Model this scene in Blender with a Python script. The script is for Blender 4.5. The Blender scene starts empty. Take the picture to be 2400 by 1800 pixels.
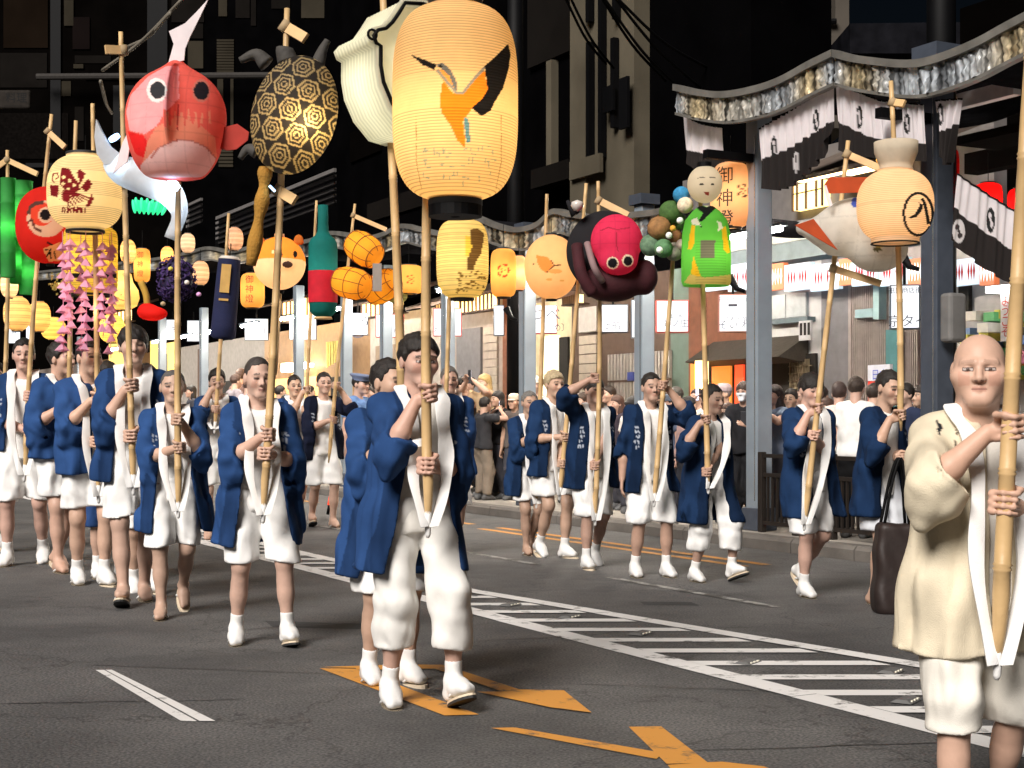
import bpy, bmesh, math, random
import numpy as np
from mathutils import Vector, Matrix
R = math.radians
S = bpy.context.scene
COL = S.collection
# ------------------------------------------------------------------ camera, sky, light, exposure
FPX, CX, HY, CH = 3466.0, 1200.0, 985.0, 1.3          # focal length and horizon in photo pixels, eye height in metres
cam_d = bpy.data.cameras.new('camera'); cam = bpy.data.objects.new('camera', cam_d); COL.objects.link(cam)
cam.location = (0, 0, CH); cam.rotation_euler = (R(90), 0, 0)
cam_d.sensor_width = 36; cam_d.lens = 36*FPX/2400; cam_d.shift_y = (HY-900)/2400; cam_d.clip_end = 600; cam_d.clip_start = .1
S.camera = cam
LIGHT_AZ, LIGHT_EL = (-.48, -.88), 38.0                # where the light comes from, its elevation
world = bpy.data.worlds.new('World'); S.world = world; world.use_nodes = True
wn = world.node_tree; bg = wn.nodes['Background']
sky = wn.nodes.new('ShaderNodeTexSky'); sky.sky_type = 'NISHITA'; sky.sun_disc = False
sky.sun_elevation = R(LIGHT_EL); sky.sun_rotation = math.atan2(LIGHT_AZ[0], LIGHT_AZ[1])
wn.links.new(sky.outputs[0], bg.inputs[0]); bg.inputs[1].default_value = .0006
sun_d = bpy.data.lights.new('sun', 'SUN'); sun_d.energy = 3.4; sun_d.angle = R(26); sun_d.color = (1, .945, .89)
sun = bpy.data.objects.new('sun', sun_d); COL.objects.link(sun)
to_l = Vector((LIGHT_AZ[0], LIGHT_AZ[1], 0)).normalized()*math.cos(R(LIGHT_EL)) + Vector((0, 0, math.sin(R(LIGHT_EL))))
sun.rotation_euler = to_l.to_track_quat('Z', 'Y').to_euler()
S.view_settings.view_transform = 'Standard'; S.view_settings.look = 'None'
S.view_settings.exposure = 0.68; S.view_settings.gamma = 1; S.view_settings.use_curve_mapping = False
S.render.engine = 'CYCLES'
S.cycles.max_bounces = 5; S.cycles.diffuse_bounces = 3; S.cycles.glossy_bounces = 2; S.cycles.transmission_bounces = 3
S.cycles.sample_clamp_indirect = 4; S.cycles.caustics_reflective = False; S.cycles.caustics_refractive = False
S.cycles.use_denoising = True
try: S.cycles.denoiser = 'OPENIMAGEDENOISE'
except Exception: pass
# ------------------------------------------------------------------ geometry helpers
def W(px, py, Y):                                       # photo pixel at distance Y -> place in the street
    return np.array([(px-CX)/FPX*Y, Y, CH-(py-HY)/FPX*Y])
def G(px, py, z=0.0):                                   # photo pixel on the ground
    Y = (CH-z)*FPX/(py-HY); return np.array([(px-CX)/FPX*Y, Y, z])
UD = np.array([-.471, .882, 0.]); ND = np.array([.882, .471, 0.])   # along the street (away), across it (to the shops)
def T(t, n, z=0.0): return UD*t + ND*n + np.array([0, 0, z])
def tn(px, n):                                          # distance along the street where a pixel column meets the line n
    r = (px-CX)/FPX; return (n*ND[0]-r*n*ND[1])/(r*UD[1]-UD[0])
def depth(t, n): return float(UD[1]*t+ND[1]*n)
def tz(px, py, n):                                      # (t, z) on the upright plane n
    t = tn(px, n); return t, CH-(py-HY)/FPX*depth(t, n)
class MB:
    def __init__(s): s.v = []; s.f = []
    def add(s, vs, fs):
        o = len(s.v); s.v += [tuple(map(float, p)) for p in vs]; s.f += [tuple(i+o for i in f) for f in fs]; return s
    def box(s, c, sx, sy, sz, M=None):                  # centre, full sizes, axes
        X, Y, Z = M if M is not None else (np.array([1, 0, 0.]), np.array([0, 1., 0]), np.array([0, 0, 1.]))
        c = np.array(c, float); vs = [c+X*sx/2*i+Y*sy/2*j+Z*sz/2*k for k in (-1, 1) for j in (-1, 1) for i in (-1, 1)]
        return s.add(vs, [(0, 2, 3, 1), (4, 5, 7, 6), (0, 1, 5, 4), (2, 6, 7, 3), (0, 4, 6, 2), (1, 3, 7, 5)])
    def prism(s, pts, d):                               # closed outline (ccw seen against d) pushed along d
        n = len(pts); d = np.array(d, float); vs = [np.array(p, float) for p in pts]; vs += [p+d for p in vs]
        return s.add(vs, [tuple(range(n))[::-1], tuple(range(n, 2*n))]+[(i, (i+1) % n, (i+1) % n+n, i+n) for i in range(n)])
    def tube(s, pts, rs, seg=10, caps=True):
        pts = [np.array(p, float) for p in pts]
        if not hasattr(rs, '__len__'): rs = [rs]*len(pts)
        kp_ = [i for i in range(len(pts)) if i == 0 or np.linalg.norm(pts[i]-pts[i-1]) > 1e-6]; pts = [pts[i] for i in kp_]; rs = [rs[i] for i in kp_]; n = len(pts)
        rings = []; prev = None
        for i, p in enumerate(pts):
            d = pts[min(i+1, n-1)]-pts[max(i-1, 0)]; d = d/(np.linalg.norm(d)+1e-9)
            if prev is None:
                a = np.cross(d, [0, 0, 1.] if abs(d[2]) < .9 else [1., 0, 0])
            else: a = prev-d*np.dot(prev, d)
            a = a/(np.linalg.norm(a)+1e-9); b = np.cross(d, a); prev = a
            rings.append([p+rs[i]*(a*math.cos(q)+b*math.sin(q)) for q in np.linspace(0, 2*math.pi, seg, endpoint=False)])
        vs = [q for r in rings for q in r]
        fs = [(i*seg+j, i*seg+(j+1) % seg, (i+1)*seg+(j+1) % seg, (i+1)*seg+j) for i in range(n-1) for j in range(seg)]
        if caps: fs += [tuple(range(seg))[::-1], tuple(range((n-1)*seg, n*seg))]
        return s.add(vs, fs)
    def ribbon(s, pts, wdir, w, th, ndir):              # a strip of cloth: path, width direction, width, thickness
        ws = w if hasattr(w, '__len__') else [w]*len(pts); vs = []
        wd = np.array(wdir, float); nd = np.array(ndir, float)
        for p, wi in zip(pts, ws):
            p = np.array(p, float)
            vs += [p-wd*wi/2+nd*th/2, p+wd*wi/2+nd*th/2, p+wd*wi/2-nd*th/2, p-wd*wi/2-nd*th/2]
        n = len(pts); fs = [(4*i+j, 4*i+(j+1) % 4, 4*i+4+(j+1) % 4, 4*i+4+j) for i in range(n-1) for j in range(4)]
        fs += [(3, 2, 1, 0), tuple(range(4*n-4, 4*n))]
        return s.add(vs, fs)
    def grid(s, rows):                                  # rows of points -> open sheet
        n = len(rows[0]); vs = [p for r in rows for p in r]
        return s.add(vs, [(i*n+j, i*n+j+1, (i+1)*n+j+1, (i+1)*n+j) for i in range(len(rows)-1) for j in range(n-1)])
    def lathe(s, prof, c=(0, 0, 0), seg=24):            # profile [(r, z)]
        c = np.array(c, float); m = len(prof)
        vs = [c+np.array([r*math.cos(q), r*math.sin(q), z]) for r, z in prof for q in np.linspace(0, 2*math.pi, seg, endpoint=False)]
        return s.add(vs, [(i*seg+j, i*seg+(j+1) % seg, (i+1)*seg+(j+1) % seg, (i+1)*seg+j) for i in range(m-1) for j in range(seg)])
    def build(s, name, mat, parent=None, smooth=False, col=None):
        me = bpy.data.meshes.new(name); me.from_pydata(s.v, [], s.f); me.update()
        return fin(me, name, mat, parent, smooth, col)
def fin(me, name, mat, parent=None, smooth=False, col=None):
    if isinstance(mat, (list, tuple)):
        for m in mat: me.materials.append(m)
    else: me.materials.append(mat)
    if smooth: me.polygons.foreach_set('use_smooth', np.ones(len(me.polygons), bool))
    if col is not None:
        at = me.color_attributes.new('Col', 'FLOAT_COLOR', 'POINT')
        c4 = np.ones((len(me.vertices), 4), np.float32); c4[:, :3] = col; at.data.foreach_set('color', c4.ravel())
    o = bpy.data.objects.new(name, me); COL.objects.link(o)
    if parent: o.parent = parent
    return o
def np_mesh(name, V, F, mat, parent=None, smooth=True, col=None):
    me = bpy.data.meshes.new(name); F = np.asarray(F, np.int32); V = np.asarray(V, np.float32)
    k = F.shape[1] if len(F) else 4
    me.vertices.add(len(V)); me.vertices.foreach_set('co', V.ravel())
    me.loops.add(F.size); me.loops.foreach_set('vertex_index', F.ravel())
    me.polygons.add(len(F)); me.polygons.foreach_set('loop_start', np.arange(0, F.size, k, dtype=np.int32))
    me.update(calc_edges=True)
    return fin(me, name, mat, parent, smooth, col)
def tag(o, label=None, cat=None, group=None, kind=None):
    if label: o['label'] = label
    if cat: o['category'] = cat
    if group: o['group'] = group
    if kind: o['kind'] = kind
    return o
def thing(name, label, cat, loc=(0, 0, 0), group=None, rz=0.0):
    o = bpy.data.objects.new(name, None); COL.objects.link(o); o.location = loc; o.rotation_euler = (0, 0, rz); o.empty_display_size = .1
    return tag(o, label, cat, group)
def bevel(o, w=.01, seg=2):
    m = o.modifiers.new('bevel', 'BEVEL'); m.width = w; m.segments = seg; m.limit_method = 'ANGLE'; return o
# ------------------------------------------------------------------ materials
MC = {}
def mat(key, col=(.5, .5, .5), rough=.6, metal=0., var=.15, scale=8., bump=.0, bscale=60., emit=None, es=0., vcol=False, spec=.4, trans=0., wrinkle=0.):
    if key in MC: return MC[key]
    m = bpy.data.materials.new(key); MC[key] = m; m.use_nodes = True; nt = m.node_tree; L = nt.links.new
    b = nt.nodes['Principled BSDF']; b.inputs['Roughness'].default_value = rough; b.inputs['Metallic'].default_value = metal
    b.inputs['Specular IOR Level'].default_value = spec
    tc = nt.nodes.new('ShaderNodeTexCoord'); n = nt.nodes.new('ShaderNodeTexNoise'); n.inputs['Scale'].default_value = scale; n.inputs['Detail'].default_value = 5
    L(tc.outputs['Object'], n.inputs['Vector'])
    mr = nt.nodes.new('ShaderNodeMapRange'); mr.inputs[1].default_value = .25; mr.inputs[2].default_value = .75
    mr.inputs[3].default_value = 1-var; mr.inputs[4].default_value = 1+var; L(n.outputs[0], mr.inputs[0])
    mx = nt.nodes.new('ShaderNodeMix'); mx.data_type = 'RGBA'; mx.blend_type = 'MULTIPLY'; mx.inputs[0].default_value = 1
    if vcol:
        a = nt.nodes.new('ShaderNodeAttribute'); a.attribute_name = 'Col'; L(a.outputs['Color'], mx.inputs[6])
    else: mx.inputs[6].default_value = (*col, 1)
    L(mr.outputs[0], mx.inputs[7]); L(mx.outputs[2], b.inputs['Base Color'])
    if bump:
        n2 = nt.nodes.new('ShaderNodeTexNoise'); n2.inputs['Scale'].default_value = bscale; n2.inputs['Detail'].default_value = 4
        L(tc.outputs['Object'], n2.inputs['Vector'])
        bp = nt.nodes.new('ShaderNodeBump'); bp.inputs['Strength'].default_value = bump; bp.inputs['Distance'].default_value = .01
        L(n2.outputs[0], bp.inputs['Height']); L(bp.outputs[0], b.inputs['Normal'])
        if wrinkle:                                      # soft creases in cloth
            mp = nt.nodes.new('ShaderNodeMapping'); mp.inputs['Scale'].default_value = (1, 1, .45); mp.inputs['Rotation'].default_value = (.25, .3, 0); L(tc.outputs['Object'], mp.inputs[0])
            n3 = nt.nodes.new('ShaderNodeTexNoise'); n3.noise_type = 'RIDGED_MULTIFRACTAL'; n3.inputs['Scale'].default_value = 7.5; n3.inputs['Detail'].default_value = 3; n3.inputs['Distortion'].default_value = .35; L(mp.outputs[0], n3.inputs['Vector'])
            b2 = nt.nodes.new('ShaderNodeBump'); b2.inputs['Strength'].default_value = wrinkle; b2.inputs['Distance'].default_value = .07
            L(n3.outputs[0], b2.inputs['Height']); L(b2.outputs[0], bp.inputs['Normal'])
    if emit is not None:
        b.inputs['Emission Color'].default_value = (*emit, 1); b.inputs['Emission Strength'].default_value = es
    if trans:                                            # paper and thin cloth: part of the light goes through
        tr = nt.nodes.new('ShaderNodeBsdfTranslucent'); ms = nt.nodes.new('ShaderNodeMixShader'); ms.inputs[0].default_value = trans
        L(mx.outputs[2], tr.inputs[0]); L(b.outputs[0], ms.inputs[1]); L(tr.outputs[0], ms.inputs[2])
        L(ms.outputs[0], nt.nodes['Material Output'].inputs[0])
    return m
def glow(key, col, st):
    if key in MC: return MC[key]
    m = bpy.data.materials.new(key); MC[key] = m; m.use_nodes = True; nt = m.node_tree
    b = nt.nodes['Principled BSDF']; b.inputs['Base Color'].default_value = (*[c*.8 for c in col], 1)
    b.inputs['Emission Color'].default_value = (*col, 1); b.inputs['Emission Strength'].default_value = st; b.inputs['Roughness'].default_value = .5
    return m
LAMPK = .42
def lamp(name, loc, power, col=(1, .72, .38), r=.05, parent=None):
    col = [c*.62+.38*(1, .86, .62)[i] for i, c in enumerate(col)]
    d = bpy.data.lights.new(name, 'POINT'); d.energy = power*LAMPK; d.color = col; d.shadow_soft_size = r
    o = bpy.data.objects.new(name, d); COL.objects.link(o); o.location = loc
    if parent: o.parent = parent
    return o
def text(body, size, mt, name, parent, origin, xd, yd, thick=.004, align='CENTER'):  # flat lettering on a plane: origin, right, up
    cu = bpy.data.curves.new(name, 'FONT'); cu.body = body; cu.size = size; cu.align_x = align; cu.align_y = 'CENTER'; cu.resolution_u = 3
    o = bpy.data.objects.new(name, cu); COL.objects.link(o)
    dg = bpy.context.evaluated_depsgraph_get(); me = bpy.data.meshes.new_from_object(o.evaluated_get(dg))
    bpy.data.objects.remove(o); bpy.data.curves.remove(cu)
    n = len(me.vertices); co = np.empty(n*3, np.float32); me.vertices.foreach_get('co', co); co = co.reshape(-1, 3)
    if callable(origin): P = np.array([origin(x, y) for x, y, z in co], np.float32)
    else:
        xd = np.array(xd, float); yd = np.array(yd, float); P = np.array(origin)+co[:, :1]*xd+co[:, 1:2]*yd+np.cross(xd, yd)*thick
    me.vertices.foreach_set('co', P.astype(np.float32).ravel()); me.materials.clear(); me.name = name; me.update()
    return fin(me, name, mt, parent)
# ------------------------------------------------------------------ implicit surfaces
def v3(*a): return np.array(a, np.float32)
def cap(P, a, b, r1, r2):
    a = np.asarray(a, np.float32); ba = np.asarray(b, np.float32)-a; t = np.clip(((P-a)@ba)/(ba@ba+1e-9), 0, 1)
    q = P-a-t[..., None]*ba
    return np.sqrt((q*q).sum(-1))-(r1+(r2-r1)*t)
def ell(P, c, r):
    r = np.asarray(r, np.float32); p = P-np.asarray(c, np.float32); k0 = np.sqrt(((p/r)**2).sum(-1)); k1 = np.sqrt(((p/(r*r))**2).sum(-1))+1e-6
    return k0*(k0-1)/k1
def rbox(P, c, h, r, M=None):
    p = P-np.asarray(c, np.float32)
    if M is not None: p = p@np.asarray(M, np.float32).T
    q = np.abs(p)-(np.asarray(h, np.float32)-r); return np.sqrt((np.maximum(q, 0)**2).sum(-1))+np.minimum(q.max(-1), 0)-r
def smin(a, b, k):
    h = np.clip(.5+.5*(b-a)/k, 0, 1); return b+(a-b)*h-k*h*(1-h)
def smax(a, b, k): return -smin(-a, -b, k)
def surf(f, lo, hi, h):                                  # surface nets
    lo = np.asarray(lo, np.float32); n = np.maximum(np.ceil((np.asarray(hi)-lo)/h).astype(int)+1, 3)
    ax = [lo[i]+h*np.arange(n[i], dtype=np.float32) for i in range(3)]
    P = np.stack(np.meshgrid(*ax, indexing='ij'), -1).astype(np.float32)
    q = 4; cn = (n-1)//q+2                               # coarse pass first, then only the blocks near the surface
    ac = [lo[i]+h*q*np.arange(cn[i], dtype=np.float32) for i in range(3)]
    D0 = f(np.stack(np.meshgrid(*ac, indexing='ij'), -1).astype(np.float32).reshape(-1, 3)).reshape(cn)
    near = np.abs(D0) < h*q*2.0; bl = np.zeros(cn-1, bool)
    for i in (0, 1):
        for j in (0, 1):
            for k in (0, 1): bl |= near[i:i+cn[0]-1, j:j+cn[1]-1, k:k+cn[2]-1]
    up = lambda A: A.repeat(q, 0).repeat(q, 1).repeat(q, 2)[:n[0], :n[1], :n[2]]
    ms = up(bl); D = np.where(up(D0[:-1, :-1, :-1] < 0), -1., 1.).astype(np.float32)
    D[ms] = f(P[ms])
    D[0], D[-1] = np.maximum(D[0], 1e-4), np.maximum(D[-1], 1e-4); D[:, 0] = np.maximum(D[:, 0], 1e-4); D[:, -1] = np.maximum(D[:, -1], 1e-4)
    D[:, :, 0] = np.maximum(D[:, :, 0], 1e-4); D[:, :, -1] = np.maximum(D[:, :, -1], 1e-4)
    I = D < 0; m = n-1
    c = [D[i:i+m[0], j:j+m[1], k:k+m[2]] for i in (0, 1) for j in (0, 1) for k in (0, 1)]
    cnt = sum((x < 0).astype(np.int8) for x in c); act = (cnt > 0) & (cnt < 8)
    ids = -np.ones(m, np.int32); idx = np.argwhere(act); ids[act] = np.arange(len(idx))
    cv = np.stack([x[act] for x in c], -1)
    off = np.array([(i, j, k) for i in (0, 1) for j in (0, 1) for k in (0, 1)], np.float32)
    acc = np.zeros((len(idx), 3), np.float32); w = np.zeros(len(idx), np.float32)
    for a in range(8):
        for b in range(a+1, 8):
            if np.abs(off[a]-off[b]).sum() != 1: continue
            s = (cv[:, a] < 0) != (cv[:, b] < 0); t = np.where(s, cv[:, a]/np.where(s, cv[:, a]-cv[:, b], 1), 0)[:, None]
            acc += s[:, None]*(off[a]+(off[b]-off[a])*t); w += s
    V = lo+h*(idx+acc/np.maximum(w, 1)[:, None])
    F = []
    for d in range(3):
        e1, e2 = (d+1) % 3, (d+2) % 3
        sl0 = [slice(1, -1)]*3; sl1 = [slice(1, -1)]*3; sl0[d] = slice(0, -1); sl1[d] = slice(1, None)
        A = I[tuple(sl0)]; B = I[tuple(sl1)]; ch = np.argwhere(A != B)
        if not len(ch): continue
        inside = A[tuple(ch.T)]; base = ch.copy(); base[:, e1] += 1; base[:, e2] += 1
        q = []
        for o1, o2 in ((1, 1), (0, 1), (0, 0), (1, 0)):
            bb = base.copy(); bb[:, e1] -= o1; bb[:, e2] -= o2; q.append(ids[tuple(bb.T)])
        q = np.stack(q, -1); q[~inside] = q[~inside][:, ::-1]; F.append(q)
    F = np.concatenate(F) if F else np.zeros((0, 4), np.int32)
    return V, F[(F >= 0).all(1)]
# ------------------------------------------------------------------ the street
def asphalt():
    m = bpy.data.materials.new('asphalt'); m.use_nodes = True; nt = m.node_tree; L = nt.links.new; b = nt.nodes['Principled BSDF']
    tc = nt.nodes.new('ShaderNodeTexCoord')
    def noise(sc, det=6):
        n = nt.nodes.new('ShaderNodeTexNoise'); n.inputs['Scale'].default_value = sc; n.inputs['Detail'].default_value = det; L(tc.outputs['Object'], n.inputs['Vector']); return n
    n1, n2, n3 = noise(.9, 9), noise(75, 8), noise(6, 6)
    cr = nt.nodes.new('ShaderNodeValToRGB'); L(n1.outputs[0], cr.inputs[0])
    cr.color_ramp.elements[0].position = .35; cr.color_ramp.elements[0].color = (.058, .058, .060, 1); cr.color_ramp.elements[1].position = .68; cr.color_ramp.elements[1].color = (.118, .117, .118, 1)
    c2 = nt.nodes.new('ShaderNodeValToRGB'); L(n2.outputs[0], c2.inputs[0]); c2.color_ramp.elements[0].position = .38; c2.color_ramp.elements[0].color = (.42, .42, .43, 1); c2.color_ramp.elements[1].position = .66; c2.color_ramp.elements[1].color = (1.7, 1.64, 1.56, 1)
    mx = nt.nodes.new('ShaderNodeMix'); mx.data_type = 'RGBA'; mx.blend_type = 'MULTIPLY'; mx.inputs[0].default_value = 1; L(cr.outputs[0], mx.inputs[6]); L(c2.outputs[0], mx.inputs[7])
    vo = nt.nodes.new('ShaderNodeTexVoronoi'); vo.feature = 'DISTANCE_TO_EDGE'; vo.inputs['Scale'].default_value = .55
    wv = nt.nodes.new('ShaderNodeVectorMath'); wv.operation = 'MULTIPLY_ADD'; wv.inputs[1].default_value = (.5, .5, .5); L(n3.outputs[1], wv.inputs[0]); L(tc.outputs['Object'], wv.inputs[2]); L(wv.outputs[0], vo.inputs['Vector'])
    mr = nt.nodes.new('ShaderNodeMapRange'); mr.inputs[1].default_value = 0; mr.inputs[2].default_value = .010; mr.inputs[3].default_value = .45; mr.inputs[4].default_value = 1; L(vo.outputs['Distance'], mr.inputs[0])
    m2 = nt.nodes.new('ShaderNodeMix'); m2.data_type = 'RGBA'; m2.blend_type = 'MULTIPLY'; m2.inputs[0].default_value = 1; L(mx.outputs[2], m2.inputs[6]); L(mr.outputs[0], m2.inputs[7])
    L(m2.outputs[2], b.inputs['Base Color'])
    r = nt.nodes.new('ShaderNodeMapRange'); r.inputs[3].default_value = .55; r.inputs[4].default_value = .85; L(n3.outputs[0], r.inputs[0]); L(r.outputs[0], b.inputs['Roughness'])
    bp = nt.nodes.new('ShaderNodeBump'); bp.inputs['Strength'].default_value = .5; bp.inputs['Distance'].default_value = .006; L(n2.outputs[0], bp.inputs['Height']); L(bp.outputs[0], b.inputs['Normal'])
    return m
def worn_paint(key, col, wear):                          # road paint with the asphalt showing through where it is worn off
    m = bpy.data.materials.new(key); m.use_nodes = True; nt = m.node_tree; L = nt.links.new; b = nt.nodes['Principled BSDF']; b.inputs['Roughness'].default_value = .7
    tc = nt.nodes.new('ShaderNodeTexCoord'); n = nt.nodes.new('ShaderNodeTexNoise'); n.inputs['Scale'].default_value = 5; n.inputs['Detail'].default_value = 9; n.inputs['Roughness'].default_value = .72; L(tc.outputs['Object'], n.inputs['Vector'])
    cr = nt.nodes.new('ShaderNodeValToRGB'); cr.color_ramp.elements[0].position = wear-.05; cr.color_ramp.elements[0].color = (.07, .066, .06, 1); cr.color_ramp.elements[1].position = wear+.05; cr.color_ramp.elements[1].color = (*col, 1)
    L(n.outputs[0], cr.inputs[0]); L(cr.outputs[0], b.inputs['Base Color']); return m
M_WP = worn_paint('road_paint_white', (.74, .72, .70), .40); M_YP = worn_paint('road_paint_yellow', (.62, .27, .04), .40)
tag(MB().add([T(-14, -60), T(-14, 9.22), T(120, 9.22), T(120, -60)], [(0, 1, 2, 3)]).build('road', asphalt()), kind='structure')
def ground_poly(pts, z=.004): return [G(x, y, z) for x, y in pts]
def flat(m, pts):
    a = np.array(pts); s = sum(a[i][0]*a[(i+1) % len(a)][1]-a[(i+1) % len(a)][0]*a[i][1] for i in range(len(a)))
    if s < 0: pts = pts[::-1]
    m.add(pts, [tuple(range(len(pts)))])
def marking(name, polys, m_): 
    m = MB()
    for i_, p in enumerate(polys): flat(m, [np.array(q)+np.array([0, 0, .0009*(i_ % 4)]) for q in p])
    return tag(m.build(name, m_), kind='structure')
hatch_hi = lambda t: 5.0+max(0, 10.2-t)*.137
lines = []
for t in np.arange(-2, 34, 1.5):
    lines.append([T(t, 4.42, .004), T(t, 4.58, .004), T(t+1.5, 4.58, .004), T(t+1.5, 4.42, .004)])
    lines.append([T(t, hatch_hi(t)-.07, .004), T(t, hatch_hi(t)+.07, .004), T(t+1.5, hatch_hi(t+1.5)+.07, .004), T(t+1.5, hatch_hi(t+1.5)-.07, .004)])
for t in np.arange(-.3, 33, .48):                        # slanting bars between the two lines
    w = hatch_hi(t)-4.5-.14; s = w*.53
    lines.append([T(t, 4.575, .004), T(t+.16, 4.575, .004), T(t+.16-s, 4.575+w, .004), T(t-s, 4.575+w, .004)])
marking('hatched_median', lines, M_WP)
marking('lane_dash', [ground_poly([(224, 1570), (244, 1570), (462, 1690), (425, 1690)]), ground_poly([(247, 1570), (262, 1570), (505, 1690), (468, 1690)])], M_WP)
marking('edge_line', [[T(t, 6.42, .004), T(t, 6.50, .004), T(t+2.2, 6.50, .004), T(t+2.2, 6.42, .004)] for t in (4.5, 8.2, 11.6, 15., 19.)], worn_paint('road_paint_faded', (.36, .35, .33), .5))
z8 = lambda L: ground_poly([(x*1.085, y*1.085+1300) for x, y in L])
marking('yellow_turn_arrow', [z8([(690, 245), (765, 246), (1035, 345), (960, 347)]), z8([(692, 243), (870, 237), (955, 238), (955, 246), (770, 249), (768, 245)]), z8([(957, 238), (1120, 291), (1085, 296), (940, 247)]), z8([(1030, 297), (1085, 296.5), (1120, 292), (1218, 294), (1278, 342), (1190, 331)])], M_YP)
marking('yellow_lane_arrow', [z8([(1060, 374), (1112, 373), (1432, 428), (1418, 441)]), z8([(1358, 372), (1428, 371), (1530, 450), (1440, 452)]), z8([(1532, 449), (1560, 448), (1650, 458), (1760, 500), (1500, 520), (1442, 455)])], M_YP)
marking('yellow_kerb_line', [[T(t, n, .004), T(t, n+.11, .004), T(t+L, n+.11, .004), T(t+L, n, .004)] for n in (7.95, 8.2) for t, L in ((10.6, 5.2), (16.5, 3.4), (22., 4.))], M_YP)
for i, (x, y) in enumerate(((1196, 1418), (1337, 1446), (1502, 1485), (1752, 1553), (2088, 1574), (2124, 1642))):
    p = G(x, y, .005); o = thing('road_stud', ['raised road stud in the hatched median nearest the middle of the street', 'raised road stud second nearest the front man', 'raised road stud third along the hatched median', 'raised road stud in the wide part of the median', 'raised road stud left of the bald man, upper one', 'raised road stud left of the bald man, lower one'][i], 'road stud', p, 'raised studs in the hatched median', math.atan2(-UD[0], UD[1])+.5)
    m = MB(); m.add([(-.08, -.05, 0), (.08, -.05, 0), (.08, .05, 0), (-.08, .05, 0), (-.065, -.025, .014), (.065, -.025, .014), (.065, .025, .014), (-.065, .025, .014)], [(0, 1, 5, 4), (1, 2, 6, 5), (2, 3, 7, 6), (3, 0, 4, 7), (4, 5, 6, 7)]); m.build('housing', mat('stud', (.12, .118, .115), .6), o)
    for k in (-1, 0, 1): MB().box((k*.04, -.042, .009), .02, .008, .007).build('reflector', mat('reflector', (.9, .85, .7), .2, spec=.8), o)
rs_ = random.Random(11)
def seam(label, a, b, w, m_):                            # a wandering line of tar in the road
    pts = [np.array(a)*(1-q)+np.array(b)*q for q in np.linspace(0, 1, 40)]; off = 0; L = []
    for p in pts: off += rs_.uniform(-.012, .012); L.append(p+np.array([off, off*.6, 0]))
    m = MB(); m.grid([[p+np.array([0, w*(.5+rs_.random()), .0022]) for p in L], [p+np.array([0, 0, .0022]) for p in L]]); return tag(m.build(label, m_), kind='structure')
TAR = mat('road_tar', (.022, .022, .023), .5, var=.3)
for a, b, w in ((G(-40, 1652), G(560, 1640), .012), (G(200, 1560), G(2300, 1640), .010), (G(1080, 1505), G(1300, 1498), .02), (G(1500, 1765), G(2300, 1735), .012), (G(500, 1480), G(1500, 1420), .012)): seam('tar_seam', a, b, w, TAR)
PT = mat('road_patch', (.040, .040, .041), .8, var=.3, scale=40, bump=.3, bscale=120)
for P4 in (((620, 1455), (860, 1462), (905, 1476), (640, 1470)), ((1500, 1410), (1620, 1411), (1640, 1419), (1510, 1418))): tag(MB().add([G(x, y, .0014) for x, y in P4][::-1], [(0, 1, 2, 3)]).build('road_patch', PT), kind='structure')
# pavement and kerb
PV = .13
tag(MB().add([T(-14, 9.42, PV), T(-14, 30, PV), T(120, 30, PV), T(120, 9.42, PV)], [(3, 2, 1, 0)]).build('pavement', mat('paving', (.34, .31, .27), .75, var=.25, scale=2.2, bump=.2, bscale=90)), kind='structure')
kb = tag(MB().add([T(-14, 9.26, .02), T(-14, 9.40, .02), T(120, 9.40, .02), T(120, 9.26, .02)], [(3, 2, 1, 0)]).build('kerb', mat('kerb_core', (.08, .075, .07), .8)), kind='structure')
M_KERB = mat('kerb_stone', (.15, .135, .12), .8, var=.3, scale=3, bump=.4, bscale=50)
for i in range(26):
    t = 3.2+i*.92; m = MB(); m.prism([T(t+.006, 9.22, 0), T(t+.006, 9.42, 0), T(t+.006, 9.42, PV+.006), T(t+.006, 9.25, PV+.006), T(t+.006, 9.22, PV-.03)], UD*.905); o = m.build('kerb_stone', M_KERB, kb)
# ------------------------------------------------------------------ shops and houses across the street
M_DARK = mat('night_timber', (.0016, .0015, .0017), spec=0., rough=.8, var=.4, scale=1.2, bump=.3, bscale=12)  # upper walls: unlit night put into the colour, far darker than real timber
M_BROWN = mat('night_board', (.0022, .0018, .0016), spec=0., rough=.85, var=.4, scale=.8)
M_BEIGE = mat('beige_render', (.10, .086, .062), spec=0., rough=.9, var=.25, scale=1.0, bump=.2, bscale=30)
M_GREYB = mat('night_render', (.0085, .0073, .0065), spec=0., rough=.9, var=.3, scale=.7)
M_BLACK = mat('black_metal', (.0015, .0015, .002), spec=.15, rough=.6, var=.3)
M_BAM = mat('bamboo', (.60, .40, .19), rough=.45, var=.22, scale=5, bump=.15, bscale=40)
M_LATH = mat('lath', (.66, .43, .20), rough=.6, var=.15, scale=10)
M_STEEL = mat('grey_steel', (.10, .13, .17), .45, .3, var=.2, scale=3)
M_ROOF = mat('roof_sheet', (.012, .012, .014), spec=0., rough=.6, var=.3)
AX = (UD, ND, np.array([0, 0, 1.]))
def fb(m, px0, px1, z0, z1, n0, n1):                     # an upright box on the facade between two pixel columns
    t0, t1 = sorted((tn(px0, n0), tn(px1, n0))); return m.box(T((t0+t1)/2, (n0+n1)/2, (z0+z1)/2), t1-t0, abs(n1-n0), z1-z0, AX)
def zf(px, py, n): return tz(px, py, n)[1]
def part(name, m_, par, *bx):
    m = MB()
    for b in bx: fb(m, *b)
    return m.build(name, m_, par)
FN = 12.5
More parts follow.
